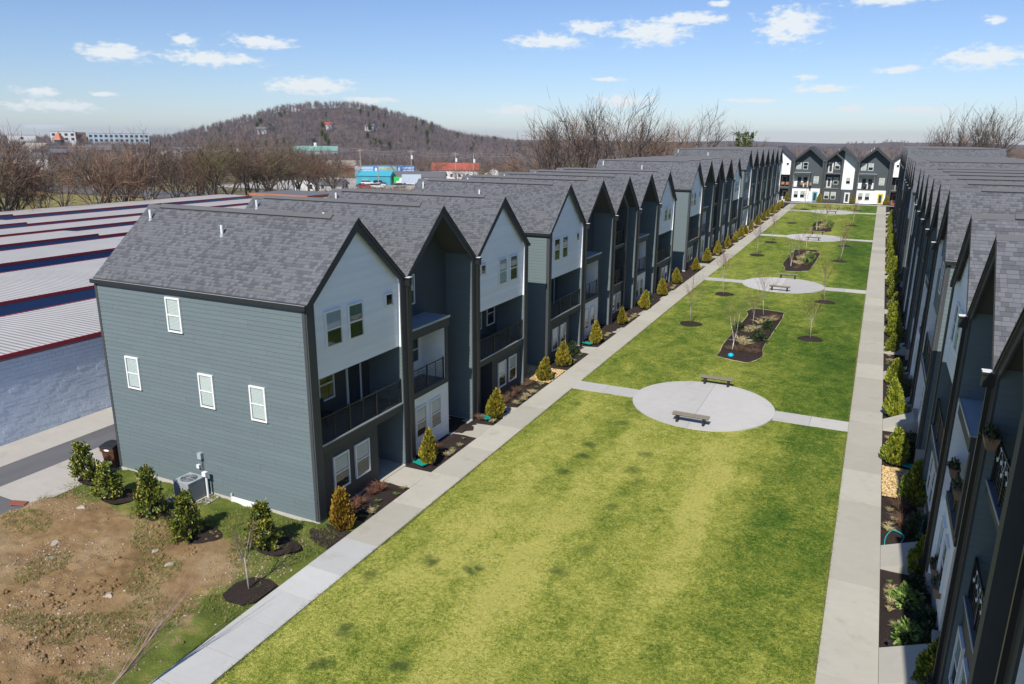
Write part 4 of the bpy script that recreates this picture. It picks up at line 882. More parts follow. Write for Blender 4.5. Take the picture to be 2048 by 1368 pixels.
for k in range(16):
    s = p[2].lerp(p[1], q.random()*.75); e = Vector((-15.7+q.uniform(-.45, .45), 12.1+q.uniform(-.9, .9), 2.2+q.uniform(-.8, .7))); mid = s.lerp(e, .5)+Vector((q.uniform(-.06, .06), q.uniform(-.06, .06), q.uniform(-.06, .10)))
    Tw.tube(s, mid, .011, .008, 4, cap=False); Tw.tube(mid, e, .008, .003, 4, cap=False)
r = ob('leaning_sapling', None, None, (0, 0, 0), label='thin leafless sapling leaning over the bare lot near the left walk', category='tree'); ob('trunk', T.mesh('trunk', 'bark_pale'), r); ob('crown', Tw.mesh('crown', 'twig_pink'), r)

# grass blades on the near lawn and the lot edge; gravel and rubble
def scatter_blades(name, n, region, h, mat, per=3, wid=.012, zf=None):
    q = np.random.RandomState(hash(name) % 1000 if False else n % 997); X, Y = region(q, n); k = len(X); X = np.repeat(X, per)+q.randn(k*per)*.03; Y = np.repeat(Y, per)+q.randn(k*per)*.03; Z = S*Y+(.0 if zf is None else zf(X, Y))
    P = np.stack([X, Y, Z], 1); D = np.stack([q.randn(k*per)*.5, q.randn(k*per)*.5, np.ones(k*per)], 1)*h*(.5+.8*q.rand(k*per, 1)); Sd = unit(np.cross(D, q.randn(k*per, 3))); V, F = tris(P, D, Sd, np.full((k*per, 1), wid)); return ob(name, npmesh(name, V, F, mat), kind='stuff')
lawn_h = lambda X, Y: .05*vnoise(X, Y, .35, 2)+.015*vnoise(X, Y, 2.2, 3)-.03
def reg_lawn(q, n):
    Y = 10+50*q.rand(n)**1.5; X = WL1+.05+q.rand(n)*(WR0-WL1-.1); ok = np.ones(n, bool)
    for yc in CIRC: ok &= (X+7.17)**2+(Y-yc)**2 > 3.85**2; ok &= np.abs(Y-yc) > .78
    ok &= ~((np.abs(X+7) < 1.55) & (np.abs(Y-54.9) < 7.9))
    return X[ok], Y[ok]
scatter_blades('lawn_grass', 60000, reg_lawn, .055, 'lawn', 3, .016, lawn_h)
def reg_edge(q, n):                                        # ragged grass along the paving
    Y = 8+70*q.rand(n); s = q.randint(0, 2, n); X = np.where(s == 0, WL1+.03, WR0-.03)+q.randn(n)*.025*np.where(s == 0, 1, 1); ok = np.ones(n, bool)
    for yc in CIRC: ok &= np.abs(Y-yc) > .75
    return X[ok], Y[ok]
scatter_blades('lawn_edge_grass', 9000, reg_edge, .07, 'grass_blade', 3, .014)
def reg_lot(q, n):
    X = -29+13*q.rand(n); Y = 8+12*q.rand(n); g_ = np.clip((Y-15.6)/2.0, 0, 1)+.75*np.clip((X+19.5)/2.9, 0, 1)+(vnoise(X, Y, .55, 21)-.5)*2.4; ok = (g_ > .62) & (Y < 19.2)
    return X[ok], Y[ok]
scatter_blades('lot_grass', 26000, reg_lot, .085, 'grass_blade', 3, .016, lambda X, Y: lot_h(X, Y)+.02)
def stones(name, n, region, size, mat, zf=None, flatn=.6):
    q = np.random.RandomState(n % 911); X, Y = region(q, n); k = len(X); Z = S*Y+(zf(X, Y) if zf else 0)
    base_ = np.array([(1, 0, 0), (0, 1, 0), (-1, 0, 0), (0, -1, 0), (0, 0, 1), (0, 0, -1)], float); tri_ = np.array([(0, 1, 4), (1, 2, 4), (2, 3, 4), (3, 0, 4), (1, 0, 5), (2, 1, 5), (3, 2, 5), (0, 3, 5)])
    sc_ = size*(.4+1.2*q.rand(k, 1, 1)**2)*(.7+.6*q.rand(k, 6, 1))*np.array([1, 1, flatn]); a = q.rand(k)*6.28; ca, sa = np.cos(a), np.sin(a); B = np.broadcast_to(base_, (k, 6, 3))*sc_; x = B[..., 0]*ca[:, None]-B[..., 1]*sa[:, None]; y = B[..., 0]*sa[:, None]+B[..., 1]*ca[:, None]
    V = np.stack([x+X[:, None], y+Y[:, None], B[..., 2]+Z[:, None]], -1).reshape(-1, 3); F = (tri_[None]+6*np.arange(k)[:, None, None]).reshape(-1, 3); return ob(name, npmesh(name, V, F, mat), kind='stuff')
def rect(x0, x1, y0, y1): return lambda q, n: (x0+(x1-x0)*q.rand(n), y0+(y1-y0)*q.rand(n))
stones('gravel', 5200, rect(1.62, 3.3, 31.15, 34.2), .045, 'gravel_gold', lambda X, Y: .05+0*X); stones('gravel', 5000, rect(-18.6, -15.95, 37.9, 40.5), .05, 'gravel_gold', lambda X, Y: .05+0*X); stones('gravel', 3000, rect(-18.6, -15.95, 108, 110.6), .06, 'gravel_gold', lambda X, Y: .05+0*X)
stones('gravel', 2200, rect(-24.1, -22.3, 17.9, 19.25), .03, 'gravel_gray', lambda X, Y: .05+0*X)
def reg_rub(q, n):
    X = -28.8+12.6*q.rand(n); Y = 4+14.5*q.rand(n); p_ = np.clip((vnoise(X, Y, .45, 31)-.42)*3.2, .03, 1)*np.where(X > -17.0, 1.2, 1); ok = q.rand(n) < p_; return X[ok], Y[ok]
stones('rubble', 34000, reg_rub, .032, 'rubble', lambda X, Y: lot_h(X, Y)+.015)
def reg_clod(q, n):
    X = -28.8+12.4*q.rand(n); Y = 4+13.5*q.rand(n); p_ = np.clip((vnoise(X, Y, .38, 44)-.5)*4, 0, 1)*np.clip((vnoise(X, Y, 1.6, 45)-.35)*3, 0, 1); ok = q.rand(n) < p_; return X[ok], Y[ok]
stones('clods', 7000, reg_clod, .085, 'lot_soil', lambda X, Y: lot_h(X, Y)+.02, .7)
rockm = []
for sd_ in range(3):
    q = random.Random(sd_); import bmesh
    bm = bmesh.new(); bmesh.ops.create_icosphere(bm, subdivisions=2, radius=1)
    for v in bm.verts: v.co *= 1+.28*math.sin(v.co.x*3+sd_)*math.cos(v.co.y*4-sd_)+q.uniform(-.1, .1); v.co.z *= .6
    me = bpy.data.meshes.new('rock'); bm.to_mesh(me); bm.free(); me.materials.append(MATS['rock']); rockm.append(me)
for i, (x, y, s, lb) in enumerate([(-20.35, 12.85, .16, 'pale squarish rock alone on the bare clay'), (-24.9, 14.1, .15, 'greyish rock in the rough left part of the lot'), (-24.0, 13.3, .18, 'flat pale rock in the rough left part of the lot'), (-22.1, 10.2, .2, 'light rock near the dark mound on the lot'), (-20.0, 14.9, .22, 'rounded boulder beside the fourth holly'), (-21.2, 15.3, .14, 'small rock between two hollies'), (-26.4, 16.2, .2, 'brown rock below the second holly')]):
    ob('rock', rockm[i % 3], None, (x, y, S*y+.05), (0, 0, i), s, label=lb, category='rock')
m = MB()
for k in range(1): m.box(-.3, .3, -.16, .16, 0, .05)
ob('brick_slab', m.mesh('brick_slab', 'brick_red'), None, (-29.0, 15.3, .26), (0, .1, .5), label='orange brick slab lying on the left edge of the lot', category='slab')
V, F = leaf_cloud(77, 260, ball_surf(.45, .2, .2, 1), .1); ob('dark_mound', npmesh('dark_mound', V, F, 'leaf_dark'), None, (-22.9, 9.6, .15), (0, 0, .6), (1.3, .6, 1), label='low dark mound in the lower left corner of the lot', category='leaf pile')  # low mound of dark quads standing in for an unidentified dark patch

# ------------------------------------------------------------------ benches and small things by the houses
def bench(i, x, y, label):
    r = ob('park_bench', None, None, (x, y, S*y+.062), (0, 0, rnd.uniform(-.02, .02)), label=label, category='bench', group='benches on the round plazas')
    sl_ = cached('bslat', lambda: MB().box(-.041, .041, -.21, .21, .40, .45).mesh('slat', 'bench_wood'))
    for k in range(20): ob('slat', sl_, r, (-.88+.0926*k, 0, 0))
    lg = cached('bleg', lambda: MB().box(-.06, .06, -.17, .17, 0, .34).mesh('leg', 'bench_black'))
    for sx in (-.66, .66): ob('leg', lg, r, (sx, 0, 0))
    ob('beam', cached('bbeam', lambda: MB().box(-.90, .90, -.13, .13, .34, .398).mesh('beam', 'bench_black')), r)
for i, yc in enumerate(CIRC):
    who = ('nearest', 'second', 'third', 'farthest')[i]
    bench(0, -7.12, yc-3.05, f"slatted backless bench on the camera side of the {who} round plaza"); bench(1, -7.1, yc+3.45, f"slatted backless bench on the far side of the {who} round plaza")
# air conditioner
AX, AY = -23.25, 18.62; AZ = S*AY
r = ob('air_conditioner', None, None, (AX, AY, AZ+.09), (0, 0, 0), label='grey outdoor air conditioner on a gravel pad by the blank end wall', category='air conditioner')
ob('pad', MB().box(-.5, .5, -.5, .5, -.1, 0).mesh('pad', 'foundation'), r)
m = MB(); m.box(-.4, .4, -.4, .4, .02, .80, 0)
for k in range(15):
    z = .08+.046*k
    for a in (0,): m.box(-.415, .415, -.415, .415, z, z+.022, 0)
ob('cabinet', m.mesh('cabinet', 'ac_gray'), r)
m = MB(); m.box(-.42, .42, -.42, .42, .80, .84)
ob('top', m.mesh('top', 'metal_gray'), r)
m = MB(); m.disc((0, 0, .843), .33, 28); ob('fan_opening', m.mesh('fan_opening', 'metal_black'), r)
m = MB()
for rr in (.08, .14, .20, .26, .32):
    for k in range(20): a, b = 6.283*k/20, 6.283*(k+1)/20; m.tube((rr*math.cos(a), rr*math.sin(a), .86), (rr*math.cos(b), rr*math.sin(b), .86), .006, n=4, cap=False)
for k in range(6): a = 6.283*k/6; m.tube((0, 0, .87), (.34*math.cos(a), .34*math.sin(a), .852), .008, n=4)
ob('fan_guard', m.mesh('fan_guard', 'metal_gray'), r)
def wallbox(name, x, z, w_, h, d, mat, label, cat, pipe=0):
    r = ob(name, None, None, (x, 19.25, z), label=label, category=cat)
    ob('case', MB().box(-w_/2, w_/2, -d, 0, 0, h).box(-w_/2-.01, w_/2+.01, -d-.015, -d, .02, h+.01).mesh('case', mat), r)
    if pipe: m = MB(); m.tube((.05, -.05, 0), (.06, -.05, -pipe*.6), .016, n=6).tube((.06, -.05, -pipe*.6), (.28, -.10, -pipe), .016, n=6); ob('cable', m.mesh('cable', 'metal_black'), r)
wallbox('meter_box', -23.15, 1.80, .18, .27, .12, 'metal_gray', 'grey electrical box with a cable high on the end wall', 'utility box', 1.0)
wallbox('outlet_box', -23.32, 1.36, .13, .16, .09, 'pipe_white', 'small outlet box on the end wall below the grey electrical box', 'utility box')
r = ob('vent_post', None, None, (-22.72, 19.0, .25), label='white pipe post standing beside the air conditioner', category='pipe'); ob('pipe', MB().tube((0, 0, 0), (0, 0, 1.05), .045, n=8).box(-.10, .10, -.12, .02, 1.0, 1.18).mesh('pipe', 'pipe_white'), r)
r = ob('crawl_vent', None, None, (-20.9, 19.22, .22), label='pale access panel at the foot of the end wall', category='panel'); ob('panel', MB().box(-.7, .9, -.04, 0, 0, .28).box(-.74, -.7, -.06, 0, -.05, .42).mesh('panel', 'vinyl_white'), r)
# wheeled bin
r = ob('wheeled_bin', None, None, (-28.75, 19.35, .27), (0, 0, .25), label='brown wheeled bin with black lid at the house corner', category='bin')
m = MB(); v = [(-.24, -.28, .06), (.24, -.28, .06), (.24, .26, .06), (-.24, .26, .06), (-.31, -.36, .98), (.31, -.36, .98), (.31, .36, .98), (-.31, .36, .98)]; m.v = v; m.f = [(3, 2, 1, 0), (4, 5, 6, 7), (0, 1, 5, 4), (1, 2, 6, 5), (2, 3, 7, 6), (3, 0, 4, 7)]; m.mi = [0]*6; m.box(-.33, .33, -.39, .37, .80, .98)
ob('body', m.mesh('body', 'bin_brown'), r)
ob('lid', MB().prismx([(-.42, .985), (.40, .985), (.38, 1.05), (.0, 1.10), (-.40, 1.05)], -.34, .34).box(-.25, .25, .38, .44, .96, 1.02).mesh('lid', 'bin_black'), r)
ob('label_plate', MB().poly([(.13*math.cos(6.283*k/20), -.393, .885+.05*math.sin(6.283*k/20)) for k in range(20)]).mesh('label_plate', 'vinyl_white'), r)
for sx in (-.2, .2): ob('wheel', cached('bwheel', lambda: MB().tube((-.03, .28, .12), (.03, .28, .12), .12, n=14).mesh('wheel', 'tyre')), r, (sx, 0, 0))
# splash pads, path lights
spm = cached('splash', lambda: MB().box(-.16, .16, -.32, .32, .0, .03).box(-.16, -.13, -.32, .32, .03, .07).box(.13, .16, -.32, .32, .03, .07).mesh('splash_pad', 'teal_plastic'))
for i, (x, y) in enumerate(((-16.75, 25.35), (-16.75, 31.35), (-16.8, 46.6), (-16.8, 71.8), (-16.8, 84.2), (2.5, 34.55))):
    r = ob('splash_pad', None, None, (x, y, S*y+.09), (0, 0, 1.3), label=f"teal plastic splash pad under the downspout, {('nearest of the left row', 'second of the left row', 'third of the left row', 'fourth of the left row', 'fifth of the left row', 'alone on the right row')[i]}", category='splash pad', group='teal splash pads'); ob('tray', spm, r)
lm = cached('plight', lambda: MB().tube((0, 0, 0), (0, 0, .28), .012, n=6).tube((0, 0, .28), (0, 0, .33), .07, .05, n=10).mesh('stake', 'metal_black'))
for i, (x, y, lb) in enumerate(((-16.1, 25.3, 'black path light beside the nearest teal splash pad'), (-16.2, 21.0, 'black path light among the straw tufts of the first house'), (-16.6, 20.9, 'black path light behind the straw tufts of the first house'), (2.6, 34.9, 'black path light by the right entry beyond the gold gravel'), (1.82, 20.95, 'round path light by the right walk near the picture bottom'))):
    r = ob('path_light', None, None, (x, y, S*y+.05), label=lb, category='light'); ob('stake', lm, r)
# hose by the right row, turquoise cover in the bed
m = MB(); pts = [(1.72, 26.6, .40), (1.75, 27.6, .41), (2.0, 28.3, .42), (2.35, 28.0, .43), (2.2, 27.3, .42), (2.0, 26.9, .42), (2.5, 27.0, .42), (2.75, 27.7, .5), (2.95, 28.6, 1.0)]
def catmull(pts, n=8):
    out = []; P = [Vector(p) for p in pts]; P = [P[0]]+P+[P[-1]]
    for i in range(1, len(P)-2):
        for k in range(n):
            t = k/n; out.append(.5*((2*P[i])+(-P[i-1]+P[i+1])*t+(2*P[i-1]-5*P[i]+4*P[i+1]-P[i+2])*t*t+(-P[i-1]+3*P[i]-3*P[i+1]+P[i+2])*t**3))
    out.append(P[-2]); return out
cp = catmull(pts)
for a, b in zip(cp[:-1], cp[1:]): m.tube(a, b, .018, n=6, cap=False)
r = ob('garden_hose', None, None, (0, 0, 0), label='turquoise garden hose looped over the bed by the right walk', category='hose'); ob('hose', m.mesh('hose', 'hose_teal'), r)
bm = bmesh.new(); bmesh.ops.create_uvsphere(bm, u_segments=16, v_segments=10, radius=.19); me = bpy.data.meshes.new('lid'); bm.to_mesh(me); bm.free(); me.materials.append(MATS['turquoise'])
for p_ in me.polygons: p_.use_smooth = True
r = ob('turquoise_cover', None, None, (-7.35, 47.75, S*47.7+.2), label='bright turquoise round cover at the near end of the nearest planting bed', category='cover'); ob('lid', me, r, None, None, (1, 1, .8))
# planters and window boxes on the right row, balcony chairs
def planter(x, y, z, rot, label, wd=.75):
    r = ob('window_box', None, None, (x, y, z), (0, 0, rot), label=label, category='planter', group='planters on the right row')
    ob('trough', MB().prismx([(-.16, .28), (-.08, 0), (.08, 0), (.16, .28)], -wd/2, wd/2).mesh('trough', 'wicker'), r)
    V, F = leaf_cloud(int(y*10), 160, ball_surf(.34, .18, .2, 2), .09); me_ = npmesh('plants', V, F, 'leaf_dark'); o = ob('plants', me_, r, (0, 0, .24), None, (1.0, .45, 1))
for y, z, lb in ((23.75, 1.55, 'window box with greenery under the farther ground window'), (22.6, 1.55, 'window box with greenery under the nearer ground window')): planter(2.95, y, z, math.pi/2, lb, .8)
planter(3.0, 23.9, 4.75, math.pi/2, 'brown hanging planter at the far end of the white balcony rail', .6); planter(3.0, 22.4, 4.75, math.pi/2, 'brown hanging planter midway along the white balcony rail', .7); planter(2.85, 18.1, 7.85, math.pi/2, 'coir planter on the upper balcony post at the right picture edge', .5)
def chair(x, y, z, rot, label, mat='cushion', group=None):
    r = ob('patio_chair', None, None, (x, y, z), (0, 0, rot), label=label, category='chair', group=group)
    ob('seat', MB().box(-.28, .28, -.28, .28, .36, .46).mesh('seat', mat), r); ob('backrest', MB().prismy([(-.28, .46), (-.20, .46), (-.32, .95), (-.40, .95)], -.28, .28).mesh('backrest', mat), r)
    lg = cached('cleg', lambda: MB().box(-.025, .025, -.025, .025, 0, .36).mesh('leg', 'metal_black'))
    for sx in (-.24, .24):
        for sy in (-.24, .24): ob('leg', lg, r, (sx, sy, 0))
chair(-18.6, 20.7, 3.31, 0, 'dark patio sofa seat behind the nearest balcony rail, left one', 'bin_black'); chair(-18.6, 21.5, 3.31, 0, 'dark patio sofa seat behind the nearest balcony rail, right one', 'bin_black')
chair(-18.2, 32.2, 3.31, .5, 'reddish chair on the balcony of the third left house', 'cushion'); chair(3.9, 16.4, 3.95, math.pi, 'grey sling chair behind the lower balcony rail at right', 'ac_gray')
for i in range(3): chair(-14.6+i*.8, 166.6, 5.18, -1.57, f"tan patio chair on the far left balcony, {ORD[i]} from the left", 'wicker', 'chairs on the far balconies')
for i in range(3): chair(-21.4+.9*i+2.2, 166.9, 5.18, -1.57, f"orange cushioned chair on the far corner balcony, {ORD[i]} from the left", 'cushion', 'chairs on the far balconies')
for i in range(2): chair(-2.6+.8*i, 166.6, 5.18, -1.57, f"dark patio chair on the right far balcony, {ORD[i]} from the left", 'bin_black', 'chairs on the far balconies')
# string lights hung on the right balcony rails (unlit glass bulbs)
m = MB()
for z0 in (3.95+.3, 6.95+.3):
    prev = None
    for k in range(11):
        y = 15.8+.23*k; z = z0+.35+.12*math.cos(k*2.1)+.5*abs(math.sin(k*.9))*.5; p_ = (3.06, y, z)
        m.tube((3.06, y, z), (3.06, y, z-.09), .035, .02, n=6)
        if prev: m.tube(prev, p_, .006, n=4, cap=False)
        prev = p_
r = ob('string_lights', None, None, (0, 0, 0), label='string of small glass bulbs along the right stacked balcony rails', category='string lights'); ob('bulbs', m.mesh('bulbs', 'pipe_white'), r, kind='stuff')

# ------------------------------------------------------------------ storage sheds
SH = [(-35.4, 4.48, -6, 60, 7.9), (-48.5, 4.2, 0, 100, 10.6), (-61.5, 4.5, 0, 110, 6.9), (-74.5, 4.2, 8, 110, 5.8), (-87.5, 3.75, 14, 112, 5.6), (-100, 3.3, 18, 112, 7.0), (-113, 3.2, 20, 112, 8)]
STEP = [None, None, None, 52.0, 47.5, 60, 66]
for i, (x, zt, y0, y1, dp) in enumerate(SH):
    r = ob('storage_shed', None, None, (x, 0, 0), label=f"long low storage shed with pale roof and red edge, {ORD[i]} back from the alley", category='shed', group='rows of storage sheds')
    zb = gz(x, 40)-.6; parts = [(y0, y1, 0)] if not STEP[i] else [(y0, STEP[i], 0), (STEP[i]+.01, y1, .22)]
    for a, b, dz in parts:
        z = zt-dz
        if i: ob('wall', MB().box(-dp+.1, 0, a, b, zb, z-.21).mesh('wall', 'shed_blue'), r)
        else: ob('wall', MB().box(-dp+.1, -.12, a, b, zb, z-.21).mesh('wall', 'block_paint'), r)
        ob('fascia', MB().box(0, .06, a, b, z-.20, z+.02).mesh('fascia', 'shed_red'), r)
        ob('roof', MB().prismy([(.05, z-.02), (.05, z+.0), (-dp/2, z+.06), (-dp, z-.02), (-dp, z-.06)], a-.05, b+.05).mesh('roof', 'shed_roof'), r)
        ob('gutter', MB().box(-dp-.05, -dp, a, b, z-.1, z+.02).mesh('gutter', 'shed_red'), r)
    if i in (1, 2, 3):
        dm = cached('sdoor', lambda: MB().box(0, .03, -1.45, 1.45, 0, 2.2).mesh('roll_door', 'shed_door'))
        y = y0+3
        while y < min(y1, 75): ob('roll_door', dm, r, (0, y, zt-3.25)); y += 3.9
    if i == 6:
        vm = cached('spost', lambda: MB().tube((0, 0, 0), (.1, 0, .5), .03, n=4).mesh('fence_post', 'metal_gray'))
        for k in range(16): ob('fence_post', vm, r, (-dp-.1, 30+5*k, zt))
# blocks of the painted wall that faces the alley
shed0 = [o for o in COL.objects if o.name == 'storage_shed'][0]
blk = cached('blk', lambda: MB().box(-.118, 0, .003, .397, .003, .197).mesh('block', 'block_paint')); q = random.Random(9)
zb0 = .2; cnt = 0
m = MB()
for row in range(20):
    for k in range(-14, 60):
        y = 14+.4*k+(.2 if row % 2 else 0); px = .0+q.uniform(-.003, .005)*(1 if q.random() < .85 else 2.0)
        if 16.6 < y < 24.2 and cnt < 300 and row >= 2: ob('block', blk, shed0, (-.012+px, y, zb0+.2*row)); cnt += 1
        else: m.box(-.118, -.012+px, y+.006, y+.394, zb0+.2*row+.006, zb0+.2*row+.196)
ob('block', m.mesh('block', 'block_paint'), shed0, kind='stuff')
r = ob('storage_office', None, None, (0, 0, 0), label='low grey roofed shed with an orange and white edge behind the second ridge', category='shed'); ob('wall', MB().box(-112, -98, 112, 122, -3, 3.2).mesh('wall', 'wall_white'), r); ob('roof', MB().box(-112.3, -97.6, 111.7, 122.3, 3.2, 3.6).mesh('roof', 'roof_gray'), r); ob('fascia', MB().box(-112.3, -97.5, 111.5, 111.7, 3.1, 3.62).box(-97.6, -97.45, 111.5, 122.3, 3.1, 3.62).mesh('fascia', 'roof_orange'), r)
sheet('driveway', -115, -36, -5, 115, -.9, 'concrete_drive', 10, 4, lambda X, Y: -1.2*np.clip((-36-X)/80, 0, 1)+.75-.45*np.clip((-44-X)/20, 0, 1)-.0135*np.clip(Y, -40, 168)*np.clip((-40-X)/70, 0, 1))

# ------------------------------------------------------------------ town beyond: cars, shops, poles
def P3(az, d, z=0): a = math.radians(az); return Vector((d*math.sin(a), d*math.cos(a), z))
def car(x, y, z, rot, mat, label, kind='suv', s=1.0):
    r = ob('parked_car' if kind != 'pickup' else 'pickup_truck', None, None, (x, y, z), (0, 0, rot), s, label=label, category='car' if kind != 'pickup' else 'pickup', group='cars in the lot by the teal shed')
    L_, wd = 4.6, .92; hb, hr = (1.05, 1.72) if kind != 'sedan' else (.95, 1.42)
    body = [(-L_/2, .38), (L_/2, .38), (L_/2+.02, .72), (L_/2-.25, hb-.08), (1.0, hb), (-L_/2+.1, hb), (-L_/2-.02, .7)]
    ob('body', cached(('cb', kind, mat), lambda: MB().prismy(body, -wd, wd).prismy({'suv': [(.55, hr-.02), (-2.1, hr), (-2.15, hr-.08), (.62, hr-.08)], 'sedan': [(.35, hr-.02), (-1.1, hr), (-1.2, hr-.07), (.42, hr-.07)], 'pickup': [(.75, hr-.02), (-.55, hr), (-.6, hr-.08), (.8, hr-.08)]}[kind], -wd+.14, wd-.14).mesh('body', mat)), r)
    cab = {'suv': [(1.15, hb), (.55, hr-.08), (-2.1, hr-.08), (-2.25, hb)], 'sedan': [(1.1, hb), (.4, hr-.07), (-1.15, hr-.07), (-1.8, hb)], 'pickup': [(1.3, hb), (.78, hr-.08), (-.58, hr-.08), (-.72, hb)]}[kind]
    ob('windows', cached(('cw', kind), lambda: MB().prismy(cab[::-1], -wd+.09, wd-.09).mesh('windows', 'car_glass')), r)
    wm_ = cached('cwheel', lambda: MB().tube((0, -.12, 0), (0, .12, 0), .34, n=14).tube((0, -.125, 0), (0, .125, 0), .2, n=10, mi=1).mesh('wheel', 'tyre', 'metal_gray'))
    for sx in (-1.42, 1.42):
        for sy in (-wd+.08, wd-.08): ob('wheel', wm_, r, (sx, sy, .34))
    lt = cached('clight', lambda: MB().box(0, .05, -.16, .16, 0, .14).mesh('headlight', 'car_light'))
    for sy in (-.66, .66): ob('headlight', lt, r, (L_/2-.02, sy, .66))
    if kind == 'pickup': ob('cargo_bed', cached(('bed', mat), lambda: MB().box(-2.2, -.75, -.78, .78, hb+.001, hb+.03).mesh('cargo_bed', 'car_black')), r)
    return r
ZT = -2.45
sheetm = MB(); sheetm.poly([(-215, 190, ZT+.06), (-140, 190, ZT+.06), (-140, 262, ZT+.06), (-215, 262, ZT+.06)]); ob('parking_lot', sheetm.mesh('parking_lot', 'concrete_drive'), kind='structure')
for i, (x, y, rt, mt, kd, lb) in enumerate([(-170.5, 228, .5, 'car_white', 'suv', 'white SUV at the left front of the teal shed'), (-166.0, 229.5, .5, 'car_navy', 'suv', 'dark blue SUV parked before the teal shed'), (-160.5, 221.5, .5, 'car_white', 'sedan', 'white sedan in the second line of cars'), (-155.5, 213.5, .4, 'car_white', 'suv', 'white SUV nearest to the roof ridge'), (-158.8, 210.5, .5, 'car_red', 'sedan', 'dark red sedan beside the white SUV'), (-162.5, 214.5, .5, 'car_navy', 'sedan', 'navy sedan behind the dark red one'), (-150.5, 219.5, 1.2, 'car_silver', 'suv', 'silver grey SUV right of the white cars'), (-176, 215, .3, 'car_silver', 'pickup', 'silver pickup left of the parked cars'), (-172, 210.5, .4, 'car_yellow', 'sedan', 'yellow car half hidden by the roof ridge'), (-149.0, 235.0, .3, 'car_white', 'sedan', 'white car beside the box truck'), (-184, 257, .3, 'car_navy', 'pickup', 'dark pickup by the double street lamp'), (-181, 205, .7, 'car_navy', 'sedan', 'blue car at the left end of the car lot'), (-286, 176, .3, 'car_white', 'suv', 'white car on the road at the left picture edge')]): car(x, y, ZT+.07, rt, mt, lb, kd)
def gable_house(x, y, z, w_, d, h, rh, rot, wall, roof, label, name='house', cat='house', win=True, group=None):
    r = ob(name, None, None, (x, y, z), (0, 0, rot), label=label, category=cat, group=group)
    ob('wall', MB().prismx([(-d/2, -1), (d/2, -1), (d/2, h), (0, h+rh), (-d/2, h)], -w_/2, w_/2).mesh('wall', wall), r); t = .25
    for sgn in (-1, 1): ob('roof', MB().prismx([(0, h+rh+.02), (sgn*(d/2+.4), h-.4*rh/(d/2)+.02), (sgn*(d/2+.4), h-.4*rh/(d/2)+t), (0, h+rh+t)][::sgn], -w_/2-.35, w_/2+.35).mesh('roof', roof), r)
    if win:
        wm_ = cached('fwin', lambda: MB().box(-.5, .5, -.04, .04, 0, 1.3).mesh('window', 'pane_dark'))
        for k in range(max(1, int(w_/3.5))): ob('window', wm_, r, (-w_/2+1.6+3.4*k, -d/2-.03, 1.2))
        for yy in (-d/4, d/4): ob('window', wm_, r, (w_/2+.02, yy, 1.3), (0, 0, math.pi/2))
    return r
# teal metal shed
r = ob('teal_shed', None, None, (-169.5, 232.0, ZT), (0, 0, .32), label='teal metal shed with dark open end behind the cars', category='shed')
ob('wall', MB().box(-6.5, 6.5, -3.4, 3.4, -.3, 3.3).mesh('wall', 'teal_metal'), r); ob('roof', MB().prismx([(-3.7, 3.25), (3.7, 3.25), (0, 4.9)], -6.7, 6.55).mesh('roof', 'teal_metal'), r); ob('end_wall', MB().prismx([(-3.5, -.2), (3.5, -.2), (3.5, 3.25), (0, 4.75), (-3.5, 3.25)], 6.56, 6.7).mesh('end_wall', 'teal_dark'), r); ob('door', MB().box(6.71, 6.76, -2.1, 2.1, 0, 2.9).mesh('door', 'room_dark'), r)
for k in range(2): ob('post', MB().box(6.72, 6.8, (-2.3, 2.1)[k], (-2.1, 2.3)[k], 0, 3.0).mesh('post', 'pipe_white'), r)
# shop with the big blue sign band: panels and rows of lettering too far away to read
r = ob('shop_building', None, None, (-197.5, 279.5, ZT-.5), (0, 0, .86), label='long blue shop front with white and yellow sign panels', category='building')
ob('wall', MB().box(-12, 12, 0, 14, 0, 5.2).mesh('wall', 'wall_blue'), r); ob('roof', MB().box(-12.1, 12.1, .3, 14.1, 5.2, 5.4).mesh('roof', 'roof_gray'), r)
for k, (a, b, mt) in enumerate(((-12, -6.6, 'sign_cyan'), (-6.6, -4.4, 'sign_blue'), (-4.4, 4.0, 'sign_cyan'), (4.0, 6.0, 'sign_blue'), (6.0, 12, 'sign_blue'))): ob('sign_panel', MB().box(a+.02, b-.02, -.16, -.01, 2.6, 5.15).mesh('sign_panel', mt), r)
q = random.Random(2)
for a, b, z, h, mt in ((-11.6, -7.0, 4.1, .7, 'sign_white'), (-11.4, -7.2, 3.0, .6, 'sign_white'), (-4.1, 3.7, 3.9, .9, 'sign_yellow'), (-1.5, 3.5, 2.85, .55, 'sign_green'), (6.4, 11.6, 4.1, .65, 'sign_white'), (6.8, 11.5, 3.0, .65, 'sign_white')):
    m = MB(); x = a
    while x < b: 
        w_ = q.uniform(.28, .5); m.box(x, x+w_*.3, -.2, -.165, z, z+h); m.box(x+w_*.3, x+w_*.75, -.2, -.165, z+h*q.choice((0, .4, .78)), z+h*q.choice((.82, 1)) if False else z+h*.99); x += w_*1.05
    ob('lettering', m.mesh('lettering', mt), r, kind='stuff')
for xx in (-5.5, 5.0): ob('emblem', MB().poly([(xx+.55*math.cos(6.283*k/16), -.18, 3.9+.85*math.sin(6.283*k/16)) for k in range(16)]).mesh('emblem', 'sign_white'), r)
for k in range(7): ob('window', cached('shopw', lambda: MB().box(0, 2.3, -.06, 0, .2, 2.3).mesh('window', 'pane_dark')), r, (-11+3.1*k, 0, 0))
for k, (xx, mt) in enumerate(((-4.5, 'sign_orange'), (5.4, 'sign_orange'), (8.4, 'sign_orange'))): ob('banner', MB().box(xx, xx+2.2, -.12, -.07, 1.5, 2.4).mesh('banner', mt), r)
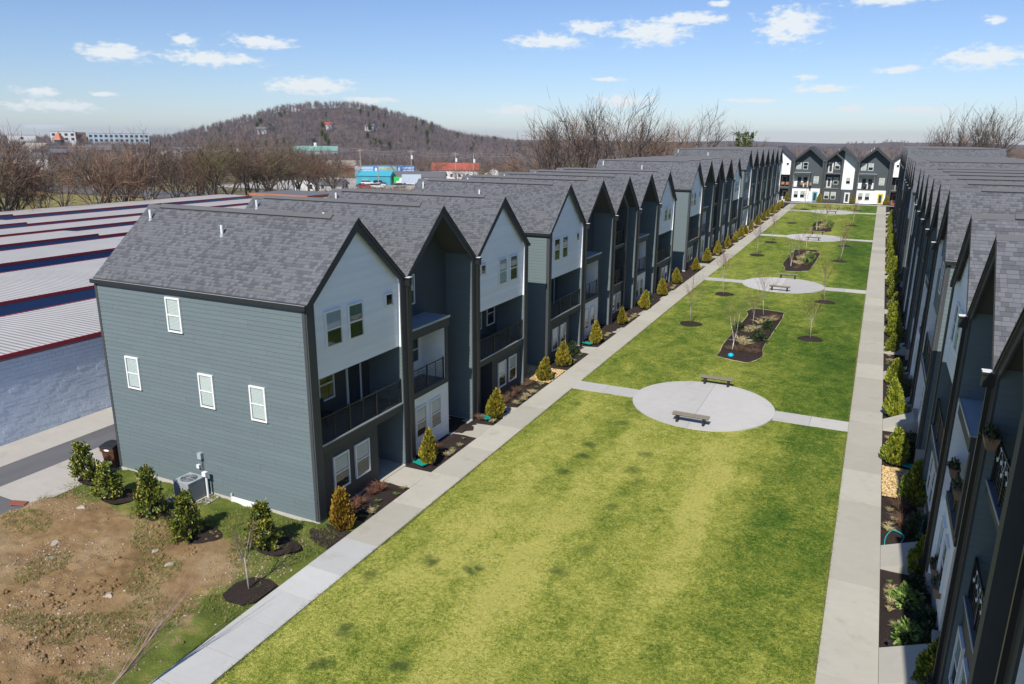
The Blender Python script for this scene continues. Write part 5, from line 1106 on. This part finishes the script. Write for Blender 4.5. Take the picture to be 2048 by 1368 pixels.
gable_house(-171.2, 195.8, ZT-.6, 14, 7.4, 2.7, 2.0, -.95, 'wall_white', 'roof_gray', 'white gabled house with grey roof among the bare trees')
gable_house(-162, 198, ZT-.4, 8, 7, 2.4, 1.4, .35, 'wall_pale', 'roof_gray', 'small grey house left of the parked pickup')
gable_house(-167.5, 287.5, ZT-.4, 20, 9, 4.2, 2.6, .48, 'wall_white', 'roof_red', 'white building with a red metal roof', 'red_roofed_building', 'building')
gable_house(-154, 297, ZT-.4, 9, 9, 2.6, 2.6, 2.05, 'wall_pale', 'roof_gray', 'grey wing joined to the right of the red roofed building', 'building_wing', 'building')
gable_house(-160, 247, ZT-.3, 20, 10, 3.0, 1.6, .45, 'wall_pale', 'roof_gray', 'low grey roofed garage behind the box truck', 'garage', 'building')
gable_house(-251, 312, -3, 22, 12, 3.6, 2.4, .75, 'wall_navy', 'roof_tan', 'dark building with a tan roof behind the car lot', 'dark_building', 'building')
r = ob('brick_building', None, None, (-246, 296, -3), (0, 0, .75), label='low brick building with a pink awning strip behind the lamp', category='building'); ob('wall', MB().box(-18, 18, 0, 8, 0, 3.2).mesh('wall', 'brick_red'), r); ob('fascia', MB().box(-18.2, 18.2, -.6, 0, 3.0, 3.6).mesh('fascia', 'cushion'), r)
r = ob('box_truck', None, None, (-156.5, 233.5, ZT+.07), (0, 0, .55), label='white box truck with a green cab side beside the teal shed', category='truck')
ob('cargo_box', MB().box(-2.0, 5.0, -1.2, 1.2, .9, 3.9).mesh('cargo_box', 'wall_blue'), r); ob('cab', MB().prismy([(-2.05, .5), (-2.05, 2.7), (-2.8, 2.6), (-3.2, 1.6), (-4.1, 1.45), (-4.2, .5)], -1.1, 1.1).mesh('cab', 'car_white'), r); ob('windscreen', MB().prismy([(-2.82, 2.5), (-3.2, 1.65), (-3.24, 1.65), (-2.86, 2.52)], -1.0, 1.0).mesh('windscreen', 'car_glass'), r)
for sx in (-3.3, 3.2):
    for sy in (-1.0, 1.0): ob('wheel', CACHE['cwheel'], r, (sx, sy, .45), None, 1.3)
r = ob('green_truck', None, None, (-160.5, 234.8, ZT+.07), (0, 0, .55), label='bright green box truck body between teal shed and white truck', category='truck'); ob('cargo_box', MB().box(-2.4, 2.4, -1.1, 1.1, .8, 2.9).mesh('cargo_box', 'car_green'), r)
for sx in (-1.5, 1.5):
    for sy in (-.9, .9): ob('wheel', CACHE['cwheel'], r, (sx, sy, .45), None, 1.2)
# poles, lamps, wires
def pole(x, y, zt, label, arm=True, trans=True, zb=-3.2):
    r = ob('utility_pole', None, None, (x, y, zb), label=label, category='pole', group='utility poles'); h = zt-zb
    ob('post', MB().tube((0, 0, 0), (0, 0, h), .2, .14, 8).mesh('post', 'pole_wood'), r)
    if arm: ob('crossarm', MB().box(-1.6, 1.6, -.08, .08, h-.7, h-.5).mesh('crossarm', 'pole_wood'), r)
    if trans: ob('transformer', MB().tube((.4, 0, h-3.6), (.4, 0, h-2.2), .42, n=10).mesh('transformer', 'pipe_white'), r)
PO = [(-187.6, 246.8, 10.2, 'utility pole above the left end of the blue shop'), (-171.2, 258.5, 9.9, 'utility pole right of the blue shop'), (-156.0, 267.9, 8.9, 'utility pole at the left of the red roof'), (-149.7, 271.5, 8.6, 'utility pole at the right of the red roof')]
for i, (x, y, z, lb) in enumerate(PO): pole(x, y, z, lb, i != 3, i != 0)
pole(-188, 235, 7.2, 'plain pole between the street lamp and the teal shed', False, False); pole(-161.5, 222.5, 4.9, 'plain pole before the open end of the teal shed', False, False)
m = MB(); W_ = [(-420, 130, 12.5)]+[p_[:3] for p_ in PO]+[(-60, 330, 10.5)]
for a, b in zip(W_[:-1], W_[1:]):
    for off_ in (0, -.9):
        prev = None
        for k in range(13): t = k/12; p_ = Vector(a).lerp(Vector(b), t); p_.z -= 4*t*(1-t)*(1.0+off_*-.2); p_.z += off_; (m.tube(prev, p_, .05, n=4, cap=False) if prev is not None else None); prev = p_
r = ob('power_lines', None, None, (0, 0, 0), label='thin power lines strung across the town between the poles', category='wires'); ob('wire', m.mesh('wire', 'wire'), r)
def lamp(x, y, zb, zt, arms, label):
    r = ob('street_lamp', None, None, (x, y, zb), (0, 0, .45), label=label, category='street lamp'); h = zt-zb; ob('post', MB().tube((0, 0, 0), (0, 0, h), .13, .09, 8).mesh('post', 'pole_gray'), r)
    for s_ in arms: ob('arm', MB().tube((0, 0, h-.2), (s_*1.9, 0, h+.15), .06, n=6).box(*sorted((s_*1.7, s_*2.5)), -.14, .14, h+.1, h+.22).mesh('arm', 'pole_gray'), r)
lamp(-157.2, 167.8, -2.4, 6.2, (1,), 'tall street lamp behind the storage sheds'); lamp(-181, 222, ZT, 3.9, (-1, 1), 'double armed street lamp at the car lot')
# far town blocks along the left horizon
def block(name, x, y, z, w_, d, h, rot, wall, label, rows=2, cols=8, trim=None):
    r = ob(name, None, None, (x, y, z), (0, 0, rot), label=label, category='building'); ob('wall', MB().box(-w_/2, w_/2, 0, d, -4, h).mesh('wall', wall), r); ob('roof', MB().box(-w_/2-.2, w_/2+.2, -.2, d+.2, h, h+.4).mesh('roof', trim or 'wall_pale'), r)
    wm_ = cached('twin', lambda: MB().box(-1.0, 1.0, -.08, 0, 0, 1.8).mesh('window', 'pane_dark'))
    for i in range(rows):
        for k in range(cols): ob('window', wm_, r, (-w_/2+(k+.5)*w_/cols, 0, h-3.2-3.3*i))
    return r
def at(az, d): v = P3(az, d); return v.x, v.y
def row_block(name, az0, az1, d, ztop, h, wall, label, rows, cols, dep=14):
    a, b = P3(az0, d), P3(az1, d); c = (a+b)/2; v = b-a; block(name, c.x, c.y, ztop-h, v.length, dep, h, math.atan2(v.y, v.x), wall, label, rows, cols)
row_block('apartment_block', -54.9, -51.3, 690, 16.6, 10, 'wall_blue', 'long pale blue apartment block on the left horizon', 3, 12)
row_block('apartment_block', -57.0, -55.6, 690, 17.5, 10, 'wall_white', 'white block with a dark sign left of the blue apartments', 2, 4)
row_block('apartment_block', -55.6, -55.0, 700, 17.0, 10, 'wall_brown', 'dark brown stair block joining the pale apartments', 1, 1)
row_block('apartment_block', -55.7, -55.0, 720, 17.4, 9, 'wall_pale', 'grey block between the white block and the brown one', 1, 3)
row_block('warehouse', -59.3, -57.8, 690, 14.6, 8, 'wall_white', 'white warehouse at the left picture edge on the horizon', 1, 1)
for i in range(11):
    az_ = [-58.6, -57.8, -56.9, -55.8, -54.4, -53.2, -52.0, -50.4, -48.9, -47.4, -45.0][i]; d = [420, 520, 470, 560, 520, 450, 400, 470, 560, 520, 600][i]; x, y = at(az_, d)
    gable_house(x, y, gz(x, y), rnd.uniform(12, 22), rnd.uniform(9, 12), rnd.uniform(3, 5), rnd.uniform(1.5, 3), rnd.uniform(-.6, 1.2), ['wall_white', 'wall_pale', 'brick_red', 'wall_white', 'wall_brown', 'wall_white', 'wall_blue', 'wall_white', 'wall_pale', 'wall_white', 'wall_white'][i], ['roof_gray', 'roof_tan', 'roof_gray', 'roof_red', 'roof_gray', 'roof_gray', 'roof_gray', 'roof_tan', 'roof_gray', 'roof_green', 'roof_gray'][i], f"{['white', 'pale grey', 'brick', 'white red roofed', 'brown', 'small white', 'blue grey', 'white tan roofed', 'grey', 'white green roofed', 'lone white'][i]} town building glimpsed through the bare trees at left", 'town_building', 'building', group='town buildings through the trees')
r = ob('tower_building', None, None, (*at(-56.55, 600), 3), (0, 0, .4), label='tower with an orange pyramid roof on the left horizon', category='building'); ob('wall', MB().box(-2.2, 2.2, -2.2, 2.2, -4, 8.5).mesh('wall', 'wall_navy'), r)
m = MB(); m.v = [(-3.0, -3.0, 8.5), (3.0, -3.0, 8.5), (3.0, 3.0, 8.5), (-3.0, 3.0, 8.5), (0, 0, 14)]; m.f = [(0, 1, 4), (1, 2, 4), (2, 3, 4), (3, 0, 4), (3, 2, 1, 0)]; m.mi = [0]*5; ob('roof', m.mesh('roof', 'roof_orange'), r)
r = gable_house(*at(-40.4, 552), 1, 30, 14, 4.5, 3.0, .7, 'wall_pale', 'roof_green', 'long hall with a pale green roof below the hill', 'green_roofed_hall', 'building', False)
ob('cupola', MB().box(-1, 1, -1, 1, 7, 10).mesh('cupola', 'wall_white'), r)

# ------------------------------------------------------------------ hill, far woods, trees
HILL = [(-75, 4), (-62, 6), (-55, 7), (-50, 9), (-47.4, 18), (-44.7, 29), (-42.7, 38), (-40.6, 42.5), (-38.1, 44.5), (-36.4, 41.5), (-34.2, 33.5), (-32.4, 26), (-30.6, 16), (-28.8, 12), (-26.9, 9.5), (-24.3, 6), (-20, 2), (-12, 0)]
ha, hh = zip(*HILL)
def hill_z(x, y, a, r): return -3.5+(np.interp(a, ha, hh)*1.10+3.0)*math.exp(-((r-900)/250.)**2)+1.5*math.sin(x*.021)*math.sin(y*.017)*math.exp(-((r-900)/250.)**2)
polar_grid('hill', -80, -12, 120, [360+22*k for k in range(58)], hill_z, 'wooded_hill', kind='structure')
def fh(x, y, a, r): return -4+(9+6*math.sin(a*.31+1)+4*math.sin(a*.9+2)+2.5*math.sin(a*2.3))*math.exp(-((r-2300)/700.)**2)+14*math.exp(-((r-4300)/900.)**2)*(1+.3*math.sin(a*.5))
polar_grid('far_hills', -32, 30, 130, [700+110*k for k in range(50)], fh, 'wooded_hill', kind='structure')
def woods(name, pos, h, n, mat, seed, wf=.016):
    q = np.random.RandomState(seed); T_ = len(pos); base_ = np.repeat(pos, n, 0); H = np.repeat(h, n)[:, None]
    t = q.rand(T_*n, 1); P = base_+np.concatenate([np.zeros((T_*n, 2)), H*(.12+.5*t)], 1)+q.randn(T_*n, 3)*H*np.array([.05, .05, 0]); a = q.rand(T_*n)*6.283; tilt = .1+1.0*q.rand(T_*n)
    D = np.stack([np.sin(tilt)*np.cos(a), np.sin(tilt)*np.sin(a), np.cos(tilt)], 1)*H*(.22+.28*q.rand(T_*n, 1)); Sd = unit(np.cross(D, q.randn(T_*n, 3))); V, F = tris(P, D, Sd, H*wf*(.6+.9*q.rand(T_*n, 1)))
    # trunks
    Dt = np.stack([q.randn(T_)*.05, q.randn(T_)*.05, np.ones(T_)], 1)*h[:, None]*.7; St = unit(np.cross(Dt, q.randn(T_, 3))); V2, F2 = tris(pos, Dt, St, h[:, None]*.035); V = np.concatenate([V, V2]); F = np.concatenate([F, F2+n*T_*3])
    return ob(name, npmesh(name, V, F, mat), kind='stuff')
q = np.random.RandomState(3); n = 5200; A = -66+46*q.rand(n); Rr = 560+520*q.rand(n)**.8; pos = np.stack([Rr*np.sin(np.radians(A)), Rr*np.cos(np.radians(A)), np.zeros(n)], 1)
pos[:, 2] = [max(hill_z(p_[0], p_[1], a, r_), gz(p_[0], p_[1])-.3)-.3 for p_, a, r_ in zip(pos, A, Rr)]; woods('hill_woods', pos, 6+5*q.rand(n), 46, 'far_twigs', 4, .020)
n = 300; A = -66+44*q.rand(n); Rr = 560+330*q.rand(n); keep = (np.sin(A*1.7)+.6*np.sin(A*4.1)+q.randn(n)*.5) > .35; A, Rr = A[keep], Rr[keep]; n = len(A)
pos = np.stack([Rr*np.sin(np.radians(A)), Rr*np.cos(np.radians(A)), np.zeros(n)], 1); pos[:, 2] = [max(hill_z(p_[0], p_[1], a, r_), gz(p_[0], p_[1])-.3) for p_, a, r_ in zip(pos, A, Rr)]; woods('hill_evergreens', pos, 6+4*q.rand(n), 130, 'far_evergreen', 5, .05)
n = 1500; A = -64+42*q.rand(n); Rr = 270+300*q.rand(n)**.8; pos = np.stack([Rr*np.sin(np.radians(A)), Rr*np.cos(np.radians(A)), np.zeros(n)], 1)
okm = ~((pos[:, 0] > -225) & (pos[:, 0] < -125) & (pos[:, 1] < 300)); pos = pos[okm]; n = len(pos); pos[:, 2] = [gz(p_[0], p_[1])-.3 for p_ in pos]; woods('town_woods', pos, 6+6*q.rand(n), 110, 'far_twigs', 6, .012)
n = 2600; A = -30+58*q.rand(n); Rr = 420+1700*q.rand(n)**1.2; pos = np.stack([Rr*np.sin(np.radians(A)), Rr*np.cos(np.radians(A)), np.zeros(n)], 1); pos[:, 2] = [max(fh(p_[0], p_[1], a, r_), gz(p_[0], p_[1])-.3)-.3 for p_, a, r_ in zip(pos, A, Rr)]; woods('plain_woods', pos, 8+6*q.rand(n), 46, 'far_twigs', 7, .024)
for k, (az_, d, zh) in enumerate(((-41.6, 850, 'white house high on the wooded hill'), (-44.0, 700, 'long white house on the left flank of the hill'), (-39.4, 690, 'red roofed white house low on the hill'), (-36.4, 690, 'pale house on the right flank of the hill'))):
    x, y = at(az_, d); gable_house(x, y, hill_z(x, y, az_, d)+.6, 8, 6, 3.2, 1.8, rnd.uniform(0, 1), 'wall_white', ['roof_gray', 'roof_gray', 'roof_red', 'roof_gray', 'roof_gray'][k], zh, 'hill_house', 'house', group='houses on the wooded hill')
m = MB(); m.poly([(-600, 118, 0), (-150, 118, 0), (-150, 150, 0), (-600, 150, 0)])
TL = [tree_pair(50+i, 'bark' if i != 3 else 'bark_pale', ['twig', 'twig', 'twig_rust', 'twig', 'brush_olive'][i], h=11, trunk_frac=.22, spread=[.7, .5, .8, .6, .6][i], r0=.17, limbs=[4, 3, 5, 4, 5][i], levels=4, kids=4, up=.18) for i in range(5)]
q = random.Random(12); k = 0
for i in range(58):
    y = 46+i*2.25+q.uniform(-1, 1); x = -123-q.uniform(0, 18)-(i*.2)
    place_tree('bare_tree', TL[q.randrange(5)], x, y, gz(x, y)-.4, q.uniform(1.15, 1.8), 'leafless tree in the line behind the storage sheds', 'tree line behind the storage sheds')
for i in range(26):
    a = -52+i*1.08+q.uniform(-.5, .5); d = q.uniform(232, 262) if -38 > a or a > -31 else q.uniform(300, 380); x, y = at(a, d); place_tree('bare_tree', TL[q.randrange(5)], x, y, gz(x, y)-.4, q.uniform(.8, 1.15), 'leafless tree farther back among the town buildings', 'bare trees in the town')
def brush(name, n, reg, h, mat, seed):                   # tangled undergrowth
    qq = np.random.RandomState(seed); X, Y = reg(qq, n); Z = np.array([gz(a, b) for a, b in zip(X, Y)])-.2; P = np.stack([X, Y, Z], 1)+np.stack([np.zeros(n), np.zeros(n), qq.rand(n)*h*.4], 1); D = np.stack([qq.randn(n)*.45, qq.randn(n)*.45, .4+qq.rand(n)], 1)*h*(.3+.7*qq.rand(n, 1)); Sd = unit(np.cross(D, qq.randn(n, 3))); V, F = tris(P, D, Sd, np.full((n, 1), .05)); return ob(name, npmesh(name, V, F, mat), kind='stuff')
brush('undergrowth', 26000, lambda qq, n: ((-121-14*qq.rand(n)), 40+150*qq.rand(n)), 2.6, 'brush_olive', 8); brush('undergrowth', 16000, lambda qq, n: ((-120-20*qq.rand(n)), 40+150*qq.rand(n)), 4.2, 'twig', 9)
brush('undergrowth', 9000, lambda qq, n: ((-60+32*qq.rand(n)), 112+60*qq.rand(n)), 4.0, 'twig_rust', 10); brush('undergrowth', 7000, lambda qq, n: (6+26*qq.rand(n), 166+14*qq.rand(n)), 9.0, 'twig_rust', 11)
m = MB(); m.poly([(-400, 60, -2.2), (-139, 60, -2.2), (-139, 152, -2.2), (-400, 152, -2.2)]); ob('field', m.mesh('field', 'dry_field'), kind='structure')
m = MB(); m.poly([(-700, 142, -2.0), (-176, 142, -2.0), (-176, 162, -2.0), (-700, 162, -2.0)]); ob('road', m.mesh('road', 'asphalt'), kind='structure')
BIG = [tree_pair(70+i, 'bark', ['twig_dark', 'twig_rust', 'twig', 'twig_dark'][i], h=17, trunk_frac=[.30, .26, .24, .32][i], spread=[.62, .48, .72, .52][i], r0=.26, limbs=[4, 4, 4, 3][i], levels=4, kids=4, up=.40) for i in range(4)]
SK = [(1100, 96, 17.6, 0, 'tall bare tree, leftmost of the clump above the left roofs'), (1135, 100, 18.4, 2, 'wide bare tree second from the left in the clump above the roofs'), (1172, 95, 19.2, 0, 'tallest forked bare tree of the clump above the left roofs'), (1210, 108, 17.8, 1, 'reddish bare tree in the middle of the clump above the roofs'), (1245, 104, 18.6, 3, 'upright bare tree right of the middle of the clump'), (1283, 116, 18.0, 2, 'leaning bare tree near the right end of the clump'), (1312, 118, 17.0, 1, 'broad bare tree at the right end of the clump'), (1345, 126, 15.0, 1, 'small bare tree right of the clump above the roofs'), (1405, 148, 18.6, 3, 'pale feathery tree standing alone right of the clump'), (1070, 130, 11.0, 2, 'low bare tree at the left foot of the clump'), (1490, 168, 16.6, 3, 'ivy clad tree rising behind the left roofs'), (1895, 152, 17.4, 0, 'bare tree, left one above the right row roofs'), (1930, 158, 18.4, 1, 'thin bare tree second above the right row roofs'), (1960, 150, 18.6, 3, 'tall thin bare tree third above the right row roofs'), (1995, 146, 19.6, 0, 'tallest bare tree above the right row roofs'), (2030, 155, 15.0, 2, 'bare tree at the right picture edge')]
for px, d, zt, v, lb in SK:
    a = math.degrees(math.atan2(*[(F_+R_*(px-1024)/1479.87-U_*(270-684)/1479.87)[i] for i in (0, 1)])); x, y = at(a, d); zb = gz(x, y)-.3; place_tree('bare_tree', BIG[v], x, y, zb, (zt-zb)/16.5, lb, 'big bare trees above the roofs', rot=px*.7)
    if px == 1490:
        V, F = leaf_cloud(88, 900, lambda q_, n_: (lambda t, s: (np.stack([s*1.5*(.2+t)+q_.randn(n_)*.28, q_.randn(n_)*.3, 6+6.6*t], 1), unit(q_.randn(n_, 3))))(q_.rand(n_), q_.randint(-1, 2, n_)), .42); r = ob('ivy', npmesh('ivy', V, F, 'ivy'), COL.objects['bare_tree'] if False else None, (x, y, zb), (0, 0, -.4), (1.0, 1, 1.12), label='dark green ivy climbing three stems behind the left roofs', category='ivy')

# ------------------------------------------------------------------ air
hz = bpy.data.materials.new('air'); hz.use_nodes = True; t_ = hz.node_tree; t_.nodes.clear(); pv = N(t_, 'ShaderNodeVolumePrincipled', i_Density=HAZE); pv.inputs['Color'].default_value = (.80, .88, 1, 1); pv.inputs['Anisotropy'].default_value = .2
oo = N(t_, 'ShaderNodeOutputMaterial'); t_.links.new(pv.outputs[0], oo.inputs['Volume'])
m = MB().box(-7400, 7400, -7400, 7400, -9, 92); me = bpy.data.meshes.new('haze'); me.from_pydata(m.v, [], m.f); me.materials.append(hz); ob('haze', me, kind='stuff')

# ------------------------------------------------------------------ labels of look-alikes: told apart by their order
def ordinal(n):
    if n < len(ORD): return ORD[n]
    tens = {2: 'twenty', 3: 'thirty', 4: 'forty', 5: 'fifty'}[(n+1)//10]; u_ = (n+1) % 10
    return tens[:-1]+'ieth' if u_ == 0 else tens+'-'+ORD[u_-1]
same = {}
for o in COL.objects:
    if o.parent is None and 'label' in o and 'category' in o: same.setdefault(o['label'], []).append(o)
for lb, os_ in same.items():
    if len(os_) < 2: continue
    left = any(k in lb for k in ('town', 'storage sheds', 'far houses', 'stacked balcony'))
    os_.sort(key=lambda o: math.atan2(o.location.x, o.location.y) if left else o.location.y)
    for i_, o in enumerate(os_): o['label'] = f"{lb}, {ordinal(i_)} from the {'left' if left else 'camera'}"
